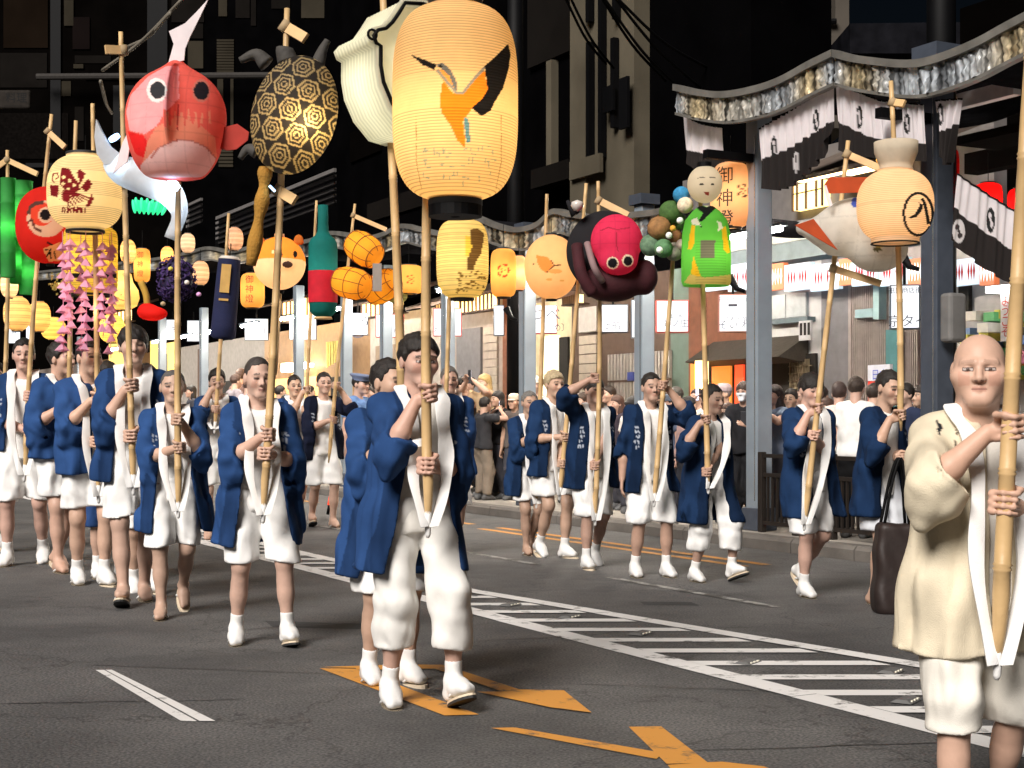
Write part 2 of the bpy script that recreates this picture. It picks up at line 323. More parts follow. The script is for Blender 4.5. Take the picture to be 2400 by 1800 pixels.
NEON = glow('sign_face', (.93, .96, 1.), .85); NEON.node_tree.nodes['Principled BSDF'].inputs['Base Color'].default_value = (.22, .22, .22, 1); INK = mat('sign_ink', (.03, .03, .05), .6); RED = mat('red_trim', (.62, .06, .05), .5)
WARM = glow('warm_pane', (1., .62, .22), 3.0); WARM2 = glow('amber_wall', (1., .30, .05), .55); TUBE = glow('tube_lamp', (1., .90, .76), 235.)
def shop(label, pxa, pxb, wallm, zt=3.55, n=FN):
    o = thing('shop_front', label, 'shop', T(tn((pxa+pxb)/2, n), n, PV), 'shop fronts under the arcade'); o.rotation_euler = (0, 0, 0)
    inv = o.location.copy()
    w = part('wall', wallm, None, (pxa, pxb, PV, zt, n, n+.4)); adopt(w, o); return o
def adopt(c, o):
    c.parent = o; c.matrix_parent_inverse = Matrix.Translation(-Vector(o.location)) if True else c.matrix_parent_inverse; return c
def sp(o, name, m_, *bx): return adopt(part(name, m_, None, *bx), o)
def M_(k, c, **a): return mat(k, c, **a)
GREYW = M_('grey_panel', (.52, .52, .53), rough=.6, var=.1); RIB = M_('ribbed_brown', (.34, .29, .28), rough=.7); DKG = M_('charcoal_wall', (.17, .165, .18), rough=.7)
CREAM = M_('cream_wall', (.62, .55, .36), rough=.8); BRICK = M_('red_brown_wall', (.20, .075, .04), rough=.8, var=.25); TIMB = M_('brown_timber', (.10, .06, .042), rough=.7, var=.25); PALE = M_('pale_slat', (.50, .43, .35), rough=.6); TEAL = M_('teal_frame', (.26, .40, .43), rough=.5); INT = M_('inside_dark', (.02, .018, .016), rough=.9)
s = shop('bright souvenir shop at the right edge behind the bald man', 2560, 2226, M_('shop_white', (.45, .43, .42)))
rng = random.Random(5)
for i in range(26):
    x = rng.uniform(2235, 2400); y = rng.uniform(735, 905); w = rng.uniform(10, 26); c = rng.choice([(.15, .5, .2), (.7, .65, .12), (.75, .25, .35), (.25, .4, .75), (.8, .78, .7), (.85, .4, .1)])
    sp(s, 'goods_box', M_('goods_%d' % (int(c[0]*100)*100+int(c[1]*100)), c), (x, x+w, zf(x, y+12, FN-.3), zf(x, y-9, FN-.3), FN-.1-rng.random()*.4, FN-.003-i*.0002))
sp(s, 'shop_lamp', glow('shop_tube', (1, .95, .9), 8.), (2310, 2400, zf(2350, 690, FN-.6), zf(2350, 676, FN-.6), FN-.9, FN-.6))
sp(s, 'dark_screen', INT, (2246, 2270, zf(2258, 735, FN-.05), zf(2258, 665, FN-.05), FN-.06, FN-.002))
b_ = sp(s, 'banner', M_('banner_white', (.75, .72, .72)), (2345, 2368, zf(2356, 800, FN-.8), zf(2356, 680, FN-.8), FN-.82, FN-.8))
for i, c in enumerate('ようこそ'): adopt(text(c, .13, RED, 'lettering', None, T(tn(2356, FN-.84), FN-.835, zf(2356, 705+i*25, FN-.8)), -UD, (0, 0, 1)), s)
s = shop('shop with brown ribbed wall and teal frame behind the tote bag man', 2226, 1988, RIB)
for x in range(1992, 2150, 5): sp(s, 'rib', RIB, (x, x+2.4, PV+.9, 3.2, FN-.045, FN-.002))
sp(s, 'frame', TEAL, (2004, 2045, zf(2028, 745, FN-.1), zf(2028, 725, FN-.1), FN-.16, FN-.046)); sp(s, 'frame', TEAL, (2046, 2060, zf(2050, 750, FN-.1), zf(2050, 668, FN-.1), FN-.17, FN-.05))
sp(s, 'window', M_('teal_glass', (.10, .24, .26), rough=.15), (2076, 2112, PV+.9, zf(2090, 772, FN-.1), FN-.09, FN-.05))
pb2 = sp(s, 'price_board', M_('price_red', (.70, .05, .03)), (2034, 2086, zf(2060, 955, FN-1), zf(2060, 893, FN-1), FN-1.04, FN-1.0))
sp(s, 'price_board', M_('price_white', (.7, .72, .8)), (2034, 2086, zf(2060, 892, FN-1), zf(2060, 855, FN-1), FN-1.04, FN-1.0)); sp(s, 'price_board', M_('price_yellow', (.8, .65, .03)), (2034, 2086, zf(2060, 975, FN-1), zf(2060, 956, FN-1), FN-1.04, FN-1.0))
adopt(text('2', .34, M_('numeral_white', (.85, .85, .85)), 'numeral', None, T(tn(2060, FN-1.06), FN-1.05, zf(2060, 926, FN-1)), -UD, (0, 0, 1)), s)
adopt(text('日本', .13, M_('numeral_blue', (.1, .15, .6)), 'lettering', None, T(tn(2060, FN-1.06), FN-1.05, zf(2060, 880, FN-1)), -UD, (0, 0, 1)), s)
s = shop('charcoal shop pillar between ribbed wall and grey panels', 1988, 1925, DKG)
s = shop('shop with pale grey panels above a dark lattice door', 1925, 1790, GREYW)
for x0, x1 in ((1796, 1840), (1842, 1888)): sp(s, 'pane', M_('pale_glass', (.42, .46, .48), rough=.2), (x0, x1, zf(1840, 745, FN-.05), zf(1840, 690, FN-.05), FN-.05, FN-.003))
sp(s, 'sill', M_('sill_teal', (.12, .16, .18)), (1792, 1892, zf(1840, 758, FN-.1), zf(1840, 747, FN-.1), FN-.14, FN-.004))
sp(s, 'doorway', INT, (1792, 1910, PV, zf(1840, 832, FN-.05), FN-.05, FN-.004))
for i in range(8): sp(s, 'lattice_bar', M_('lattice_brass', (.25, .20, .13)), (1850+i*6, 1851.6+i*6, PV+.3, zf(1870, 842, FN-.1), FN-.09, FN-.06))
for i in range(5): sp(s, 'lattice_bar', M_('lattice_brass', (.25, .20, .13)), (1848, 1902, zf(1870, 860+i*17, FN), zf(1870, 858+i*17, FN), FN-.10, FN-.092))
sp(s, 'poster', M_('poster_bw', (.5, .5, .52)), (1872, 1900, zf(1886, 798, FN-.2), zf(1886, 752, FN-.2), FN-.22, FN-.19))
for q in (1877, 1886, 1895): sp(s, 'poster_figure', INT, (q-2.6, q+2.6, zf(1886, 786, FN-.2), zf(1886, 757, FN-.2), FN-.226, FN-.2205))
s = shop('restaurant with glowing orange walls and brown shingled porch', 1770, 1614, BRICK)
sp(s, 'doorway', INT, (1622, 1762, PV, zf(1690, 842, FN-.05), FN-.05, FN-.004))
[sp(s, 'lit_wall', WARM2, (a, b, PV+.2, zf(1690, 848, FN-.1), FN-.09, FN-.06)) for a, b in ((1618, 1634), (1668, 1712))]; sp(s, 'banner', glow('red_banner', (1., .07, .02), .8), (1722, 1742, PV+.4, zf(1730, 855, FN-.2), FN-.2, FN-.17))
sp(s, 'paper_lamp', WARM, (1629, 1640, PV+1.0, zf(1635, 846, FN-.5), FN-.6, FN-.45))
m = MB(); m.prism([T(tn(1765, FN-.9), FN-.5, 2.12), T(tn(1765, FN-.9), FN, 2.42), T(tn(1765, FN-.9), FN-.003, 2.05)], UD*2.1); adopt(m.build('porch_roof', M_('shingle', (.06, .05, .04), rough=.8, bump=.8, bscale=25)), s)
s = shop('narrow grey-green shop pillar left of the restaurant', 1614, 1572, M_('green_grey', (.13, .19, .16)))
s = shop('brown timber house front with pale vertical lattice', 1572, 1400, TIMB)
for i in range(20): sp(s, 'lattice_bar', M_('lattice_pale', (.45, .41, .38)), (1424+i*7.4, 1428+i*7.4, PV+.75, zf(1490, 826, FN-.1), FN-.06, FN-.01))
sp(s, 'rail', TIMB, (1420, 1572, zf(1490, 894, FN-.1), zf(1490, 889, FN-.1), FN-.075, FN-.061)); sp(s, 'door_plate', M_('blue_plate', (.04, .06, .3)), (1470, 1484, zf(1477, 892, FN-.1), zf(1477, 872, FN-.1), FN-.10, FN-.077))
s = shop('house front with a pale slatted shutter box', 1400, 1340, TIMB)
for i in range(13): sp(s, 'slat', PALE, (1357, 1397, PV+.55+i*.155, PV+.69+i*.155, FN-.06, FN-.006))
sp(s, 'shutter_box', M_('shutter_white', (.55, .52, .5)), (1356, 1398, PV+2.6, PV+3.0, FN-.16, FN-.004))
s = shop('bright cream doorway behind the bleached-hair man', 1340, 1240, CREAM)
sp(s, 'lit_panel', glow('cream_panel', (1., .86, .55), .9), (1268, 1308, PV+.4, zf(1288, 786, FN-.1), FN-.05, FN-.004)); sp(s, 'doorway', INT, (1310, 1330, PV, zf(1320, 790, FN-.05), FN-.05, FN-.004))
s = shop('red-brown pillar house beside the white vertical sign', 1240, 1178, BRICK)
s = shop('grey slatted house front with a dark door', 1178, 1068, M_('slat_grey', (.33, .28, .25)))
sp(s, 'door', DKG, (1070, 1126, PV, zf(1098, 770, FN-.05), FN-.05, FN-.004))
for i in range(16): sp(s, 'slat', M_('slat_beige', (.40, .34, .29)), (1132, 1164, PV+.5+i*.15, PV+.635+i*.15, FN-.05, FN-.006))
s = shop('white-framed shop front behind the front man', 1068, 868, M_('frame_white', (.5, .46, .42)))
sp(s, 'window', M_('tan_blind', (.30, .22, .16)), (880, 1000, PV+.3, zf(940, 805, FN-.05), FN-.05, FN-.004)); sp(s, 'mullion', M_('frame_white', ()), (938, 944, PV+.3, zf(940, 805, FN-.05), FN-.08, FN-.052))
s = shop('warmly lit open shop behind the policeman', 868, 620, M_('ochre_wall', (.35, .2, .09)))
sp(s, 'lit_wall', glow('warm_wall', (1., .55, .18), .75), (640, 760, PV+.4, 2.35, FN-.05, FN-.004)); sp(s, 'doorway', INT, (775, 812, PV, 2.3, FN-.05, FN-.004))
for i, (x, y) in enumerate(((668, 862), (705, 857), (718, 856))): sp(s, 'shop_lamp', glow('shop_bulb', (1, .85, .6), 12.), (x-9+i*3, x+9-i*3, zf(x, y+10-i*3, FN-.3), zf(x, y-10+i*3, FN-.3), FN-.35, FN-.2))
for i in range(5): sp(s, 'hanging_slip', M_('slip_yellow', (.75, .6, .15)), (764+i*6, 768+i*6, zf(780, 860-i*3, FN-.4), zf(780, 800, FN-.4), FN-.42, FN-.40))
s = shop('grey shop front with white shutters behind the thin man', 620, 420, M_('shop_grey2', (.24, .22, .21)))
sp(s, 'doorway', INT, (505, 545, PV, 2.4, FN-.05, FN-.004)); sp(s, 'shutter', M_('shutter_white', ()), (560, 615, PV+.2, 2.5, FN-.06, FN-.004)); sp(s, 'pillar', TIMB, (463, 478, PV, 3.4, FN-.1, FN-.004))
s = shop('amber lit shop behind the tall young man', 420, 220, M_('ochre_wall', ()))
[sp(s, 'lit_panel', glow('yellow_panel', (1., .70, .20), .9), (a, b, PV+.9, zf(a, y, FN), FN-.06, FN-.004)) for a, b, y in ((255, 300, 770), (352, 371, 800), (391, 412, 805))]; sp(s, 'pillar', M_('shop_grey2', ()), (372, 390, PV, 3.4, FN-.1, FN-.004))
s = shop('far shop fronts at the left edge with grey shutters', 220, -120, M_('far_wall', (.26, .21, .18)))
sp(s, 'shutter', DKG, (110, 150, PV, 2.8, FN-.06, FN-.004)); sp(s, 'doorway', INT, (20, 60, PV, 2.5, FN-.06, FN-.004))
# glowing eave lattices over the shops
for i, (a, b, y0, y1) in enumerate(((660, 738, 702, 748), (846, 932, 704, 738), (1020, 1062, 708, 738), (1078, 1150, 694, 728), (1318, 1352, 692, 712), (232, 300, 735, 760))):
    n = FN-.8; x = (a+b)/2; o = thing('eave_lantern_box', ['glowing lattice eave box below the shiba dog head', 'glowing lattice eave box below the straw bales', 'small glowing eave box left of the yellow lantern pole', 'wide glowing lattice eave box under the crest lantern', 'small glowing eave box above the cream doorway', 'glowing eave box at the far left'][i], 'eave light', T(tn(x, n), n, zf(x, y1, n)), 'glowing lattice boxes under the eaves')
    sp(o, 'pane', WARM, (a, b, zf(x, y1, n), zf(x, y0, n), n, n+.12))
    for k in range(9): q = a+(b-a)*k/8; sp(o, 'lattice_bar', TIMB, (q-.8, q+.8, zf(x, y1, n)-.01, zf(x, y0, n)+.01, n-.03, n-.004))
    sp(o, 'board', TIMB, (a-3, b+3, zf(x, y1, n)-.03, zf(x, y1, n)-.004, n-.05, n+.16))
    m = MB(); za = zf(x, y0, n); m.prism([T(tn(b+14, n), n-.5, za-.08), T(tn(b+14, n), n+.8, za+.35), T(tn(b+14, n), n+.8, za+.27), T(tn(b+14, n), n-.5, za-.13)], UD*abs(tn(a-14, n)-tn(b+14, n))); adopt(m.build('eave_roof', TIMB), o)
# projecting lightbox signs
def lightbox(label, x0, y0, x1, y1, lines, n=10.9, trim=None, tint=None):
    x = (x0+x1)/2; t = tn(x, n); Y = depth(t, n); c = W(x, (y0+y1)/2, Y); w = (x1-x0)/FPX*Y; h = (y1-y0)/FPX*Y
    o = thing('lightbox_sign', label, 'shop sign', c, 'white lightbox signs hung along the arcade', math.atan2(-c[0], c[1])*.6)
    bevel(MB().box((0, .06, 0), w+.03, .13, h+.03).build('case', trim or M_STEEL, o), .01)
    MB().box((0, -.012, 0), w, .012, h).build('face', NEON if tint is None else tint, o)
    for b, s_, fx, fy in lines:
        text(b, s_*h*1.55, INK, 'lettering', o, (fx*w, -.0195, fy*h), (1, 0, 0), (0, 0, 1), 0)
    MB().box((0, .06, h/2+.13), .03, .03, .23).build('hanger', M_BLACK, o)
lightbox('blank bright lightbox sign right of the dark blue banner', 575, 748, 627, 796, [('1', .3, .35, -.1)])
lightbox('lightbox sign with a round mark, left of the green bottle', 680, 739, 740, 795, [('㊉', .26, .1, .22), ('水屋', .22, .05, -.2)])
lightbox('lightbox sign with looping hiragana right of the bottle', 816, 735, 861, 784, [('まる', .36, 0, .1), ('‿', .5, 0, -.25)])
lightbox('lightbox sign left of the front man with small writing low down', 882, 738, 945, 789, [('ふわ', .2, .1, -.28)], trim=RED)
lightbox('lightbox sign right of the front man with red edge', 1017, 724, 1080, 786, [('おやまこ', .17, .0, -.32)], trim=RED)
lightbox('narrow blank lightbox sign beside the red-brown pillar', 1159, 717, 1180, 785, [])
lightbox('lightbox sign with a red frame and bracketed kana', 1248, 717, 1304, 780, [('つべ', .36, .05, .15), ('〔み〕〔め〕', .2, 0, -.32)], trim=RED)
lightbox('large lightbox sign under the octopus', 1404, 716, 1470, 777, [('上船', .22, -.05, -.3)])
lightbox('narrow glowing sign behind the arcade post', 1482, 705, 1494, 790, [])
lightbox('lightbox sign with a red side left of the green doll pole', 1540, 706, 1612, 777, [('麺と飯', .1, .1, .0), ('とノ庄', .18, .1, -.25)], trim=RED)
lightbox('tall lightbox sign right of the green doll pole', 1687, 692, 1750, 776, [('祇園商店街', .1, -.02, .38), ('▬', .16, -.02, .24), ('京都十条', .1, .1, -.18), ('そい わ', .18, .05, -.34)], trim=M_('sign_brown', (.35, .12, .08)))
lightbox('tall lightbox sign with katakana left of the large arcade post', 2090, 670, 2152, 768, [('祇園商店街', .1, .0, .38), ('京タイ', .2, .1, -.36)])
lightbox('far lightbox sign beside the leftmost pole', 14, 763, 46, 804, [('井', .2, .1, .1)]); lightbox('small far lightbox sign left of the crest lantern pole', 62, 760, 76, 795, [])
lightbox('far lightbox sign with faint dots left of the dark blue banner', 440, 752, 466, 799, [('・ば', .2, 0, -.25)]); lightbox('small far lightbox sign behind the purple flower ball', 391, 750, 416, 795, [('さ', .25, 0, 0)])
# ------------------------------------------------------------------ people
M_SKIN = mat('skin', vcol=True, rough=.5, var=.06, scale=30, bump=.05, bscale=180, spec=.35)
M_CLOTH = mat('cloth', vcol=True, rough=.92, var=.22, scale=6, bump=.3, bscale=260, spec=.1, wrinkle=.75)
M_WHITE = mat('white_cotton', vcol=True, rough=.92, var=.05, scale=18, bump=.25, bscale=300, spec=.1, wrinkle=.55)
M_HAIR = mat('hair', vcol=True, rough=.55, var=.35, scale=60, bump=.6, bscale=160, spec=.4)
M_SOLE = mat('sandal_straw', (.72, .60, .44), rough=.8, var=.12, bump=.4, bscale=120)
M_SOLED = mat('sandal_sole', (.03, .03, .03), rough=.7)
M_STRAP = mat('sandal_strap', (.75, .74, .72), rough=.8)
SKIN = np.array((.56, .36, .27), np.float32)
NAVY = (.025, .068, .195)
def rotz(a): c, s = math.cos(a), math.sin(a); return np.array([[c, -s, 0], [s, c, 0], [0, 0, 1]])
def rotx(a): c, s = math.cos(a), math.sin(a); return np.array([[1, 0, 0], [0, c, -s], [0, s, c]])
def nrm(v): v = np.asarray(v, float); return v/(np.linalg.norm(v)+1e-9)
def ik(a, b, l1, l2, hint):
    a = np.asarray(a, float); b = np.asarray(b, float); d = b-a; L = np.linalg.norm(d); u = d/(L+1e-9)
    if L > (l1+l2)*.995: k = L/((l1+l2)*.995); l1 *= k; l2 *= k
    x = (l1*l1-l2*l2+L*L)/(2*L); h = math.sqrt(max(l1*l1-x*x, 0)); hp = np.asarray(hint, float); hp = nrm(hp-u*np.dot(hp, u))
    return a+u*x+hp*h
def caps_f(caps, k):
    def f(P):
        d = None
        for a, b, r1, r2 in caps:
            e = cap(P, a, b, r1, r2); d = e if d is None else smin(d, e, k)
        return d
    return f
def bounds(caps, m=.03):
    p = np.array([q for c in caps for q in c[:2]], float); r = max(max(c[2], c[3]) for c in caps)
    return p.min(0)-r-m, p.max(0)+r+m
def folds(P, amp, rng, kx=26., kz=4.):
    p = rng.uniform(0, 6.28, 4); x, y, z = P[:, 0], P[:, 1], P[:, 2]
    return amp*(np.sin(kx*x+.5*kx*y+kz*.6*z+p[0])+.7*np.sin(-.7*kx*x+.9*kx*y+kz*1.3*z+p[1])+.5*np.sin(1.7*kx*x-.4*kx*y-kz*2*z+p[2])+.45*np.sin(kz*5*z+8*x+p[3])+1.3*(.6-np.abs(np.sin(.55*kx*x+.3*kx*y+kz*.8*z+p[1]+.8*np.sin(kz*1.5*z+p[2]))))+1.2*(.5+.5*np.sin(6*x+5*z+p[2]))*(.5-np.abs(np.sin(1.15*kx*x-.7*kx*y+kz*1.2*z+p[0]+1.2*np.sin(kz*2.2*z+p[3])))))
def hand_caps(g, ax, f, s, rp):                          # a fist round a pole: palm, four bent fingers, thumb
    ax, f, s = nrm(ax), nrm(f), nrm(s); c = []; R0 = rp+.011
    pal = g+s*(R0+.004)
    wrist = pal-f*.072+s*.004
    for o in (-.026, 0., .026): c.append((pal-f*.045+ax*o*.8, pal+f*.022+ax*o, .015, .014))
    for i, o in enumerate((.033, .012, -.010, -.031)):
        rr = .0088 if i < 3 else .0075; L = (1., 1.08, 1.02, .86)[i]
        angs = [math.radians(q*L) for q in (38, 95, 150, 205)]
        pts = [g+ax*o+(s*math.cos(q)+f*math.sin(q))*(R0+.002) for q in angs]; pts = [pal+f*.02+ax*o]+pts
        for j in range(4): c.append((pts[j], pts[j+1], rr+.001 if j == 0 else rr, rr*(1-.06*j)))
    tb = [pal-f*.04+ax*.03, g-f*(R0+.012)+ax*.052+s*.004, g-f*(R0*.5)+ax*.046-s*(R0+.002), g+f*.012+ax*.034-s*(R0+.006)]
    for j in range(3): c.append((tb[j], tb[j+1], .0125-.001*j, .0115-.001*j))
    return c, wrist
def open_hand_caps(w, f, nrm_d, curl=.35):               # a relaxed hand from wrist w along f, palm facing nrm_d
    f, n = nrm(f), nrm(nrm_d); sd = nrm(np.cross(f, n)); c = []
    for o in (-.026, -.009, .009, .026): c.append((w+sd*o*.6+f*.01, w+f*.085+sd*o, .014, .0125))
    for i, o in enumerate((-.03, -.010, .010, .029)):
        L = (.062, .074, .07, .055)[i]; p = w+f*.088+sd*o; d = f.copy()
        for j in range(3):
            d = nrm(d+n*curl); q = p+d*L*(.46, .31, .26)[j]; c.append((p, q, .0092, .0085)); p = q
    p = w+f*.025-sd*.03; q = p+nrm(f*.6-sd*.7+n*.3)*.045; c.append((p, q, .0125, .011)); c.append((q, q+nrm(f+n*.4)*.035, .0105, .009))
    return c
def head_sdf(Q, fat=0.):                                 # head frame: eyes at z=0, face to -y
    d = smin(ell(Q, (0, .014, .030), (.077, .098, .090)), ell(Q, (0, -.020, -.036), (.063+fat, .074, .084)), .03)
    d = smin(d, cap(Q, (-.014, -.072, -.098), (.014, -.072, -.098), .02+fat*.5, .02+fat*.5), .03)
    X = np.abs(Q[:, :1]); Qm = np.concatenate([X, Q[:, 1:]], 1)
    d = smin(d, ell(Qm, (.040, -.050, -.022), (.030+fat, .036, .032)), .025)
    d = smin(d, cap(Qm, (.010, -.088, .022), (.046, -.072, .022), .011, .010), .018)
    d = smax(d, -ell(Qm, (.033, -.108, .000), (.019, .026, .013)), .012)
    d = smin(d, ell(Qm, (.033, -.077, .000), (.0145, .0135, .0115)), .004)
    d = smin(d, cap(Q, (0, -.090, .008), (0, -.108, -.030), .0075, .0125), .012)
    d = smin(d, ell(Qm, (.012, -.097, -.034), (.009, .012, .009)), .008)
    d = smin(d, cap(Qm, (0, -.0935, -.0595), (.018, -.086, -.061), .007, .004), .008)
    d = smin(d, cap(Qm, (0, -.0925, -.0705), (.014, -.087, -.070), .007, .004), .006)
    d = smin(d, ell(Qm, (.079, .014, -.008), (.010, .021, .034)), .008)
    return d
def head_col(Q, base, buzz=None, brow=(.03, .022, .018), mask=False, eye=False):
    c = np.tile(np.asarray(base, np.float32), (len(Q), 1)); x = np.abs(Q[:, 0]); y, z = Q[:, 1], Q[:, 2]; fr = y < -.045
    def put(m, col, a): c[m] = c[m]*(1-a)+np.asarray(col, np.float32)*a
    put(fr & (np.abs(z+.030) < .025) & (x > .028) & (x < .062), (.56, .24, .17), .35)
    put(fr & (np.abs(z-.026+(x-.03)*.12) < .0055) & (x > .014) & (x < .054), brow, .85 if buzz is not None or brow[0] < .05 else .35)
    put(fr & (np.abs(z-.0005) < .0068-.09*np.maximum(x-.034, 0)) & (np.abs(x-.033) < .0165), (.05, .03, .025), .95)
    if eye: put(fr & (np.abs(z) < .0042) & (np.abs(np.abs(x-.033)-.0098) < .0042), (.62, .54, .50), .85)
    put(fr & (np.abs(z+.065) < .0095) & (x < .021), (.42, .15, .12), .4)
    put(fr & (np.abs(z+.065) < .0022) & (x < .022), (.10, .03, .03), .8)
    put((y < -.085) & (np.abs(z+.040) < .004) & (np.abs(x-.009) < .005), (.12, .05, .04), .8)
    if buzz is not None: put((z > .045-.55*np.minimum(y+.03, .0)-.9*np.clip(y, 0, .10)) & (z > -.03)&(np.sin(Q[:,0]*90)*np.sin(z*80+y*60) > -.7), buzz, .62)
    if mask: put((y < -.02) & (z < -.012) & (z > -.115) & (x < .066), (.8, .82, .85), 1)
    return c
def hair_sdf(Q, style):
    d = ell(Q, (0, .016, .034), (.085, .107, .098) if style != 'shaved' else (.0795, .1005, .0925)); y, z, x = Q[:, 1], Q[:, 2], np.abs(Q[:, 0])
    line = {'short': .062, 'fringe': .030, 'crop': .070, 'back': .074, 'long': .045, 'bun': .066, 'thin': .085, 'shaved': .074}[style]
    front = line+.02*np.sin(Q[:, 0]*60+1)*(.3 if style != 'fringe' else .5)
    low = np.where(y < -.055, front, np.where(y < .0, front+(-.02-front)*(y+.055)/.055, -.02-.075*np.clip(y/.10, 0, 1)))
    low = np.where((x < .052) & (y < -.03), front, low)
    d = smax(d, low-z, .012)
    if style == 'long': d = smin(d, smax(ell(Q, (0, .045, -.08), (.092, .07, .15)), -(y+.005), .01), .02)
    if style == 'bun': d = smin(d, ell(Q, (0, .125, .02), (.04, .04, .04)), .015)
    n = np.sin(Q[:, 0]*140+z*40)*np.sin(y*120+1.3)+.6*np.sin(Q[:, 0]*60-y*70+z*90)
    return d+(.0036 if style != 'shaved' else .0012)*n-(.006 if style in ('fringe', 'short', 'long') else 0)
def ribbon_path(pts, n=14):                              # smooth a polyline (Catmull-Rom)
    p = [np.array(q, float) for q in pts]; p = [2*p[0]-p[1]]+p+[2*p[-1]-p[-2]]; out = []
    for i in range(1, len(p)-2):
        for t in np.linspace(0, 1, n, endpoint=(i == len(p)-3)):
            a, b, c, d = p[i-1:i+3]; out.append(.5*((2*b)+(c-a)*t+(2*a-5*b+4*c-d)*t*t+(3*b-a-3*c+d)*t**3))
    return out
def inpoly(x, y, poly):
    ins = np.zeros(len(x), bool); n = len(poly)
    for i in range(n):
        (x0, y0), (x1, y1) = poly[i], poly[(i+1) % n]
        if y0 == y1: continue
        c = ((y0 > y) != (y1 > y)) & (x < (x1-x0)*(y-y0)/(y1-y0)+x0); ins ^= c
    return ins
def printed(V, base, polys, front=None):                 # colours brushed on the paper
    C = np.array(base, np.float32) if np.ndim(base) == 2 else np.tile(np.asarray(base, np.float32), (len(V), 1))
    px = CX+V[:, 0]*FPX/V[:, 1]; py = HY-(V[:, 2]-CH)*FPX/V[:, 1]
    for p, c in polys:
        m = inpoly(px, py, p)
        if front is not None: m &= V[:, 1] < front
        C[m] = c
    return C
def zm(ox, oy, sc, L): return [(ox+x*sc, oy+y*sc) for x, y in L]
z2 = lambda *L: zm(0, 350, .2712, L)
z3 = lambda *L: zm(550, 0, .31646, L)
z5 = lambda *L: zm(1000, 400, .2712, L)
z6 = lambda *L: zm(1500, 350, .2712, L)
z8b = lambda *L: zm(1900, 350, .2713, L)
z1 = lambda *L: zm(0, 0, .2712, L)
def thick(line, w):                                      # a brush stroke as an outline
    a = [np.array(p, float) for p in line]; l, r = [], []
    for i, p in enumerate(a):
        d = a[min(i+1, len(a)-1)]-a[max(i-1, 0)]; d = d/(np.linalg.norm(d)+1e-9); n = np.array([-d[1], d[0]])*w/2; l.append(tuple(p+n)); r.append(tuple(p-n))
    return l+r[::-1]
def disc(cx, cy, rx, ry=None): ry = ry or rx; return [(cx+rx*math.cos(q), cy+ry*math.sin(q)) for q in np.linspace(0, 6.283, 20, endpoint=False)]
PN = [0]
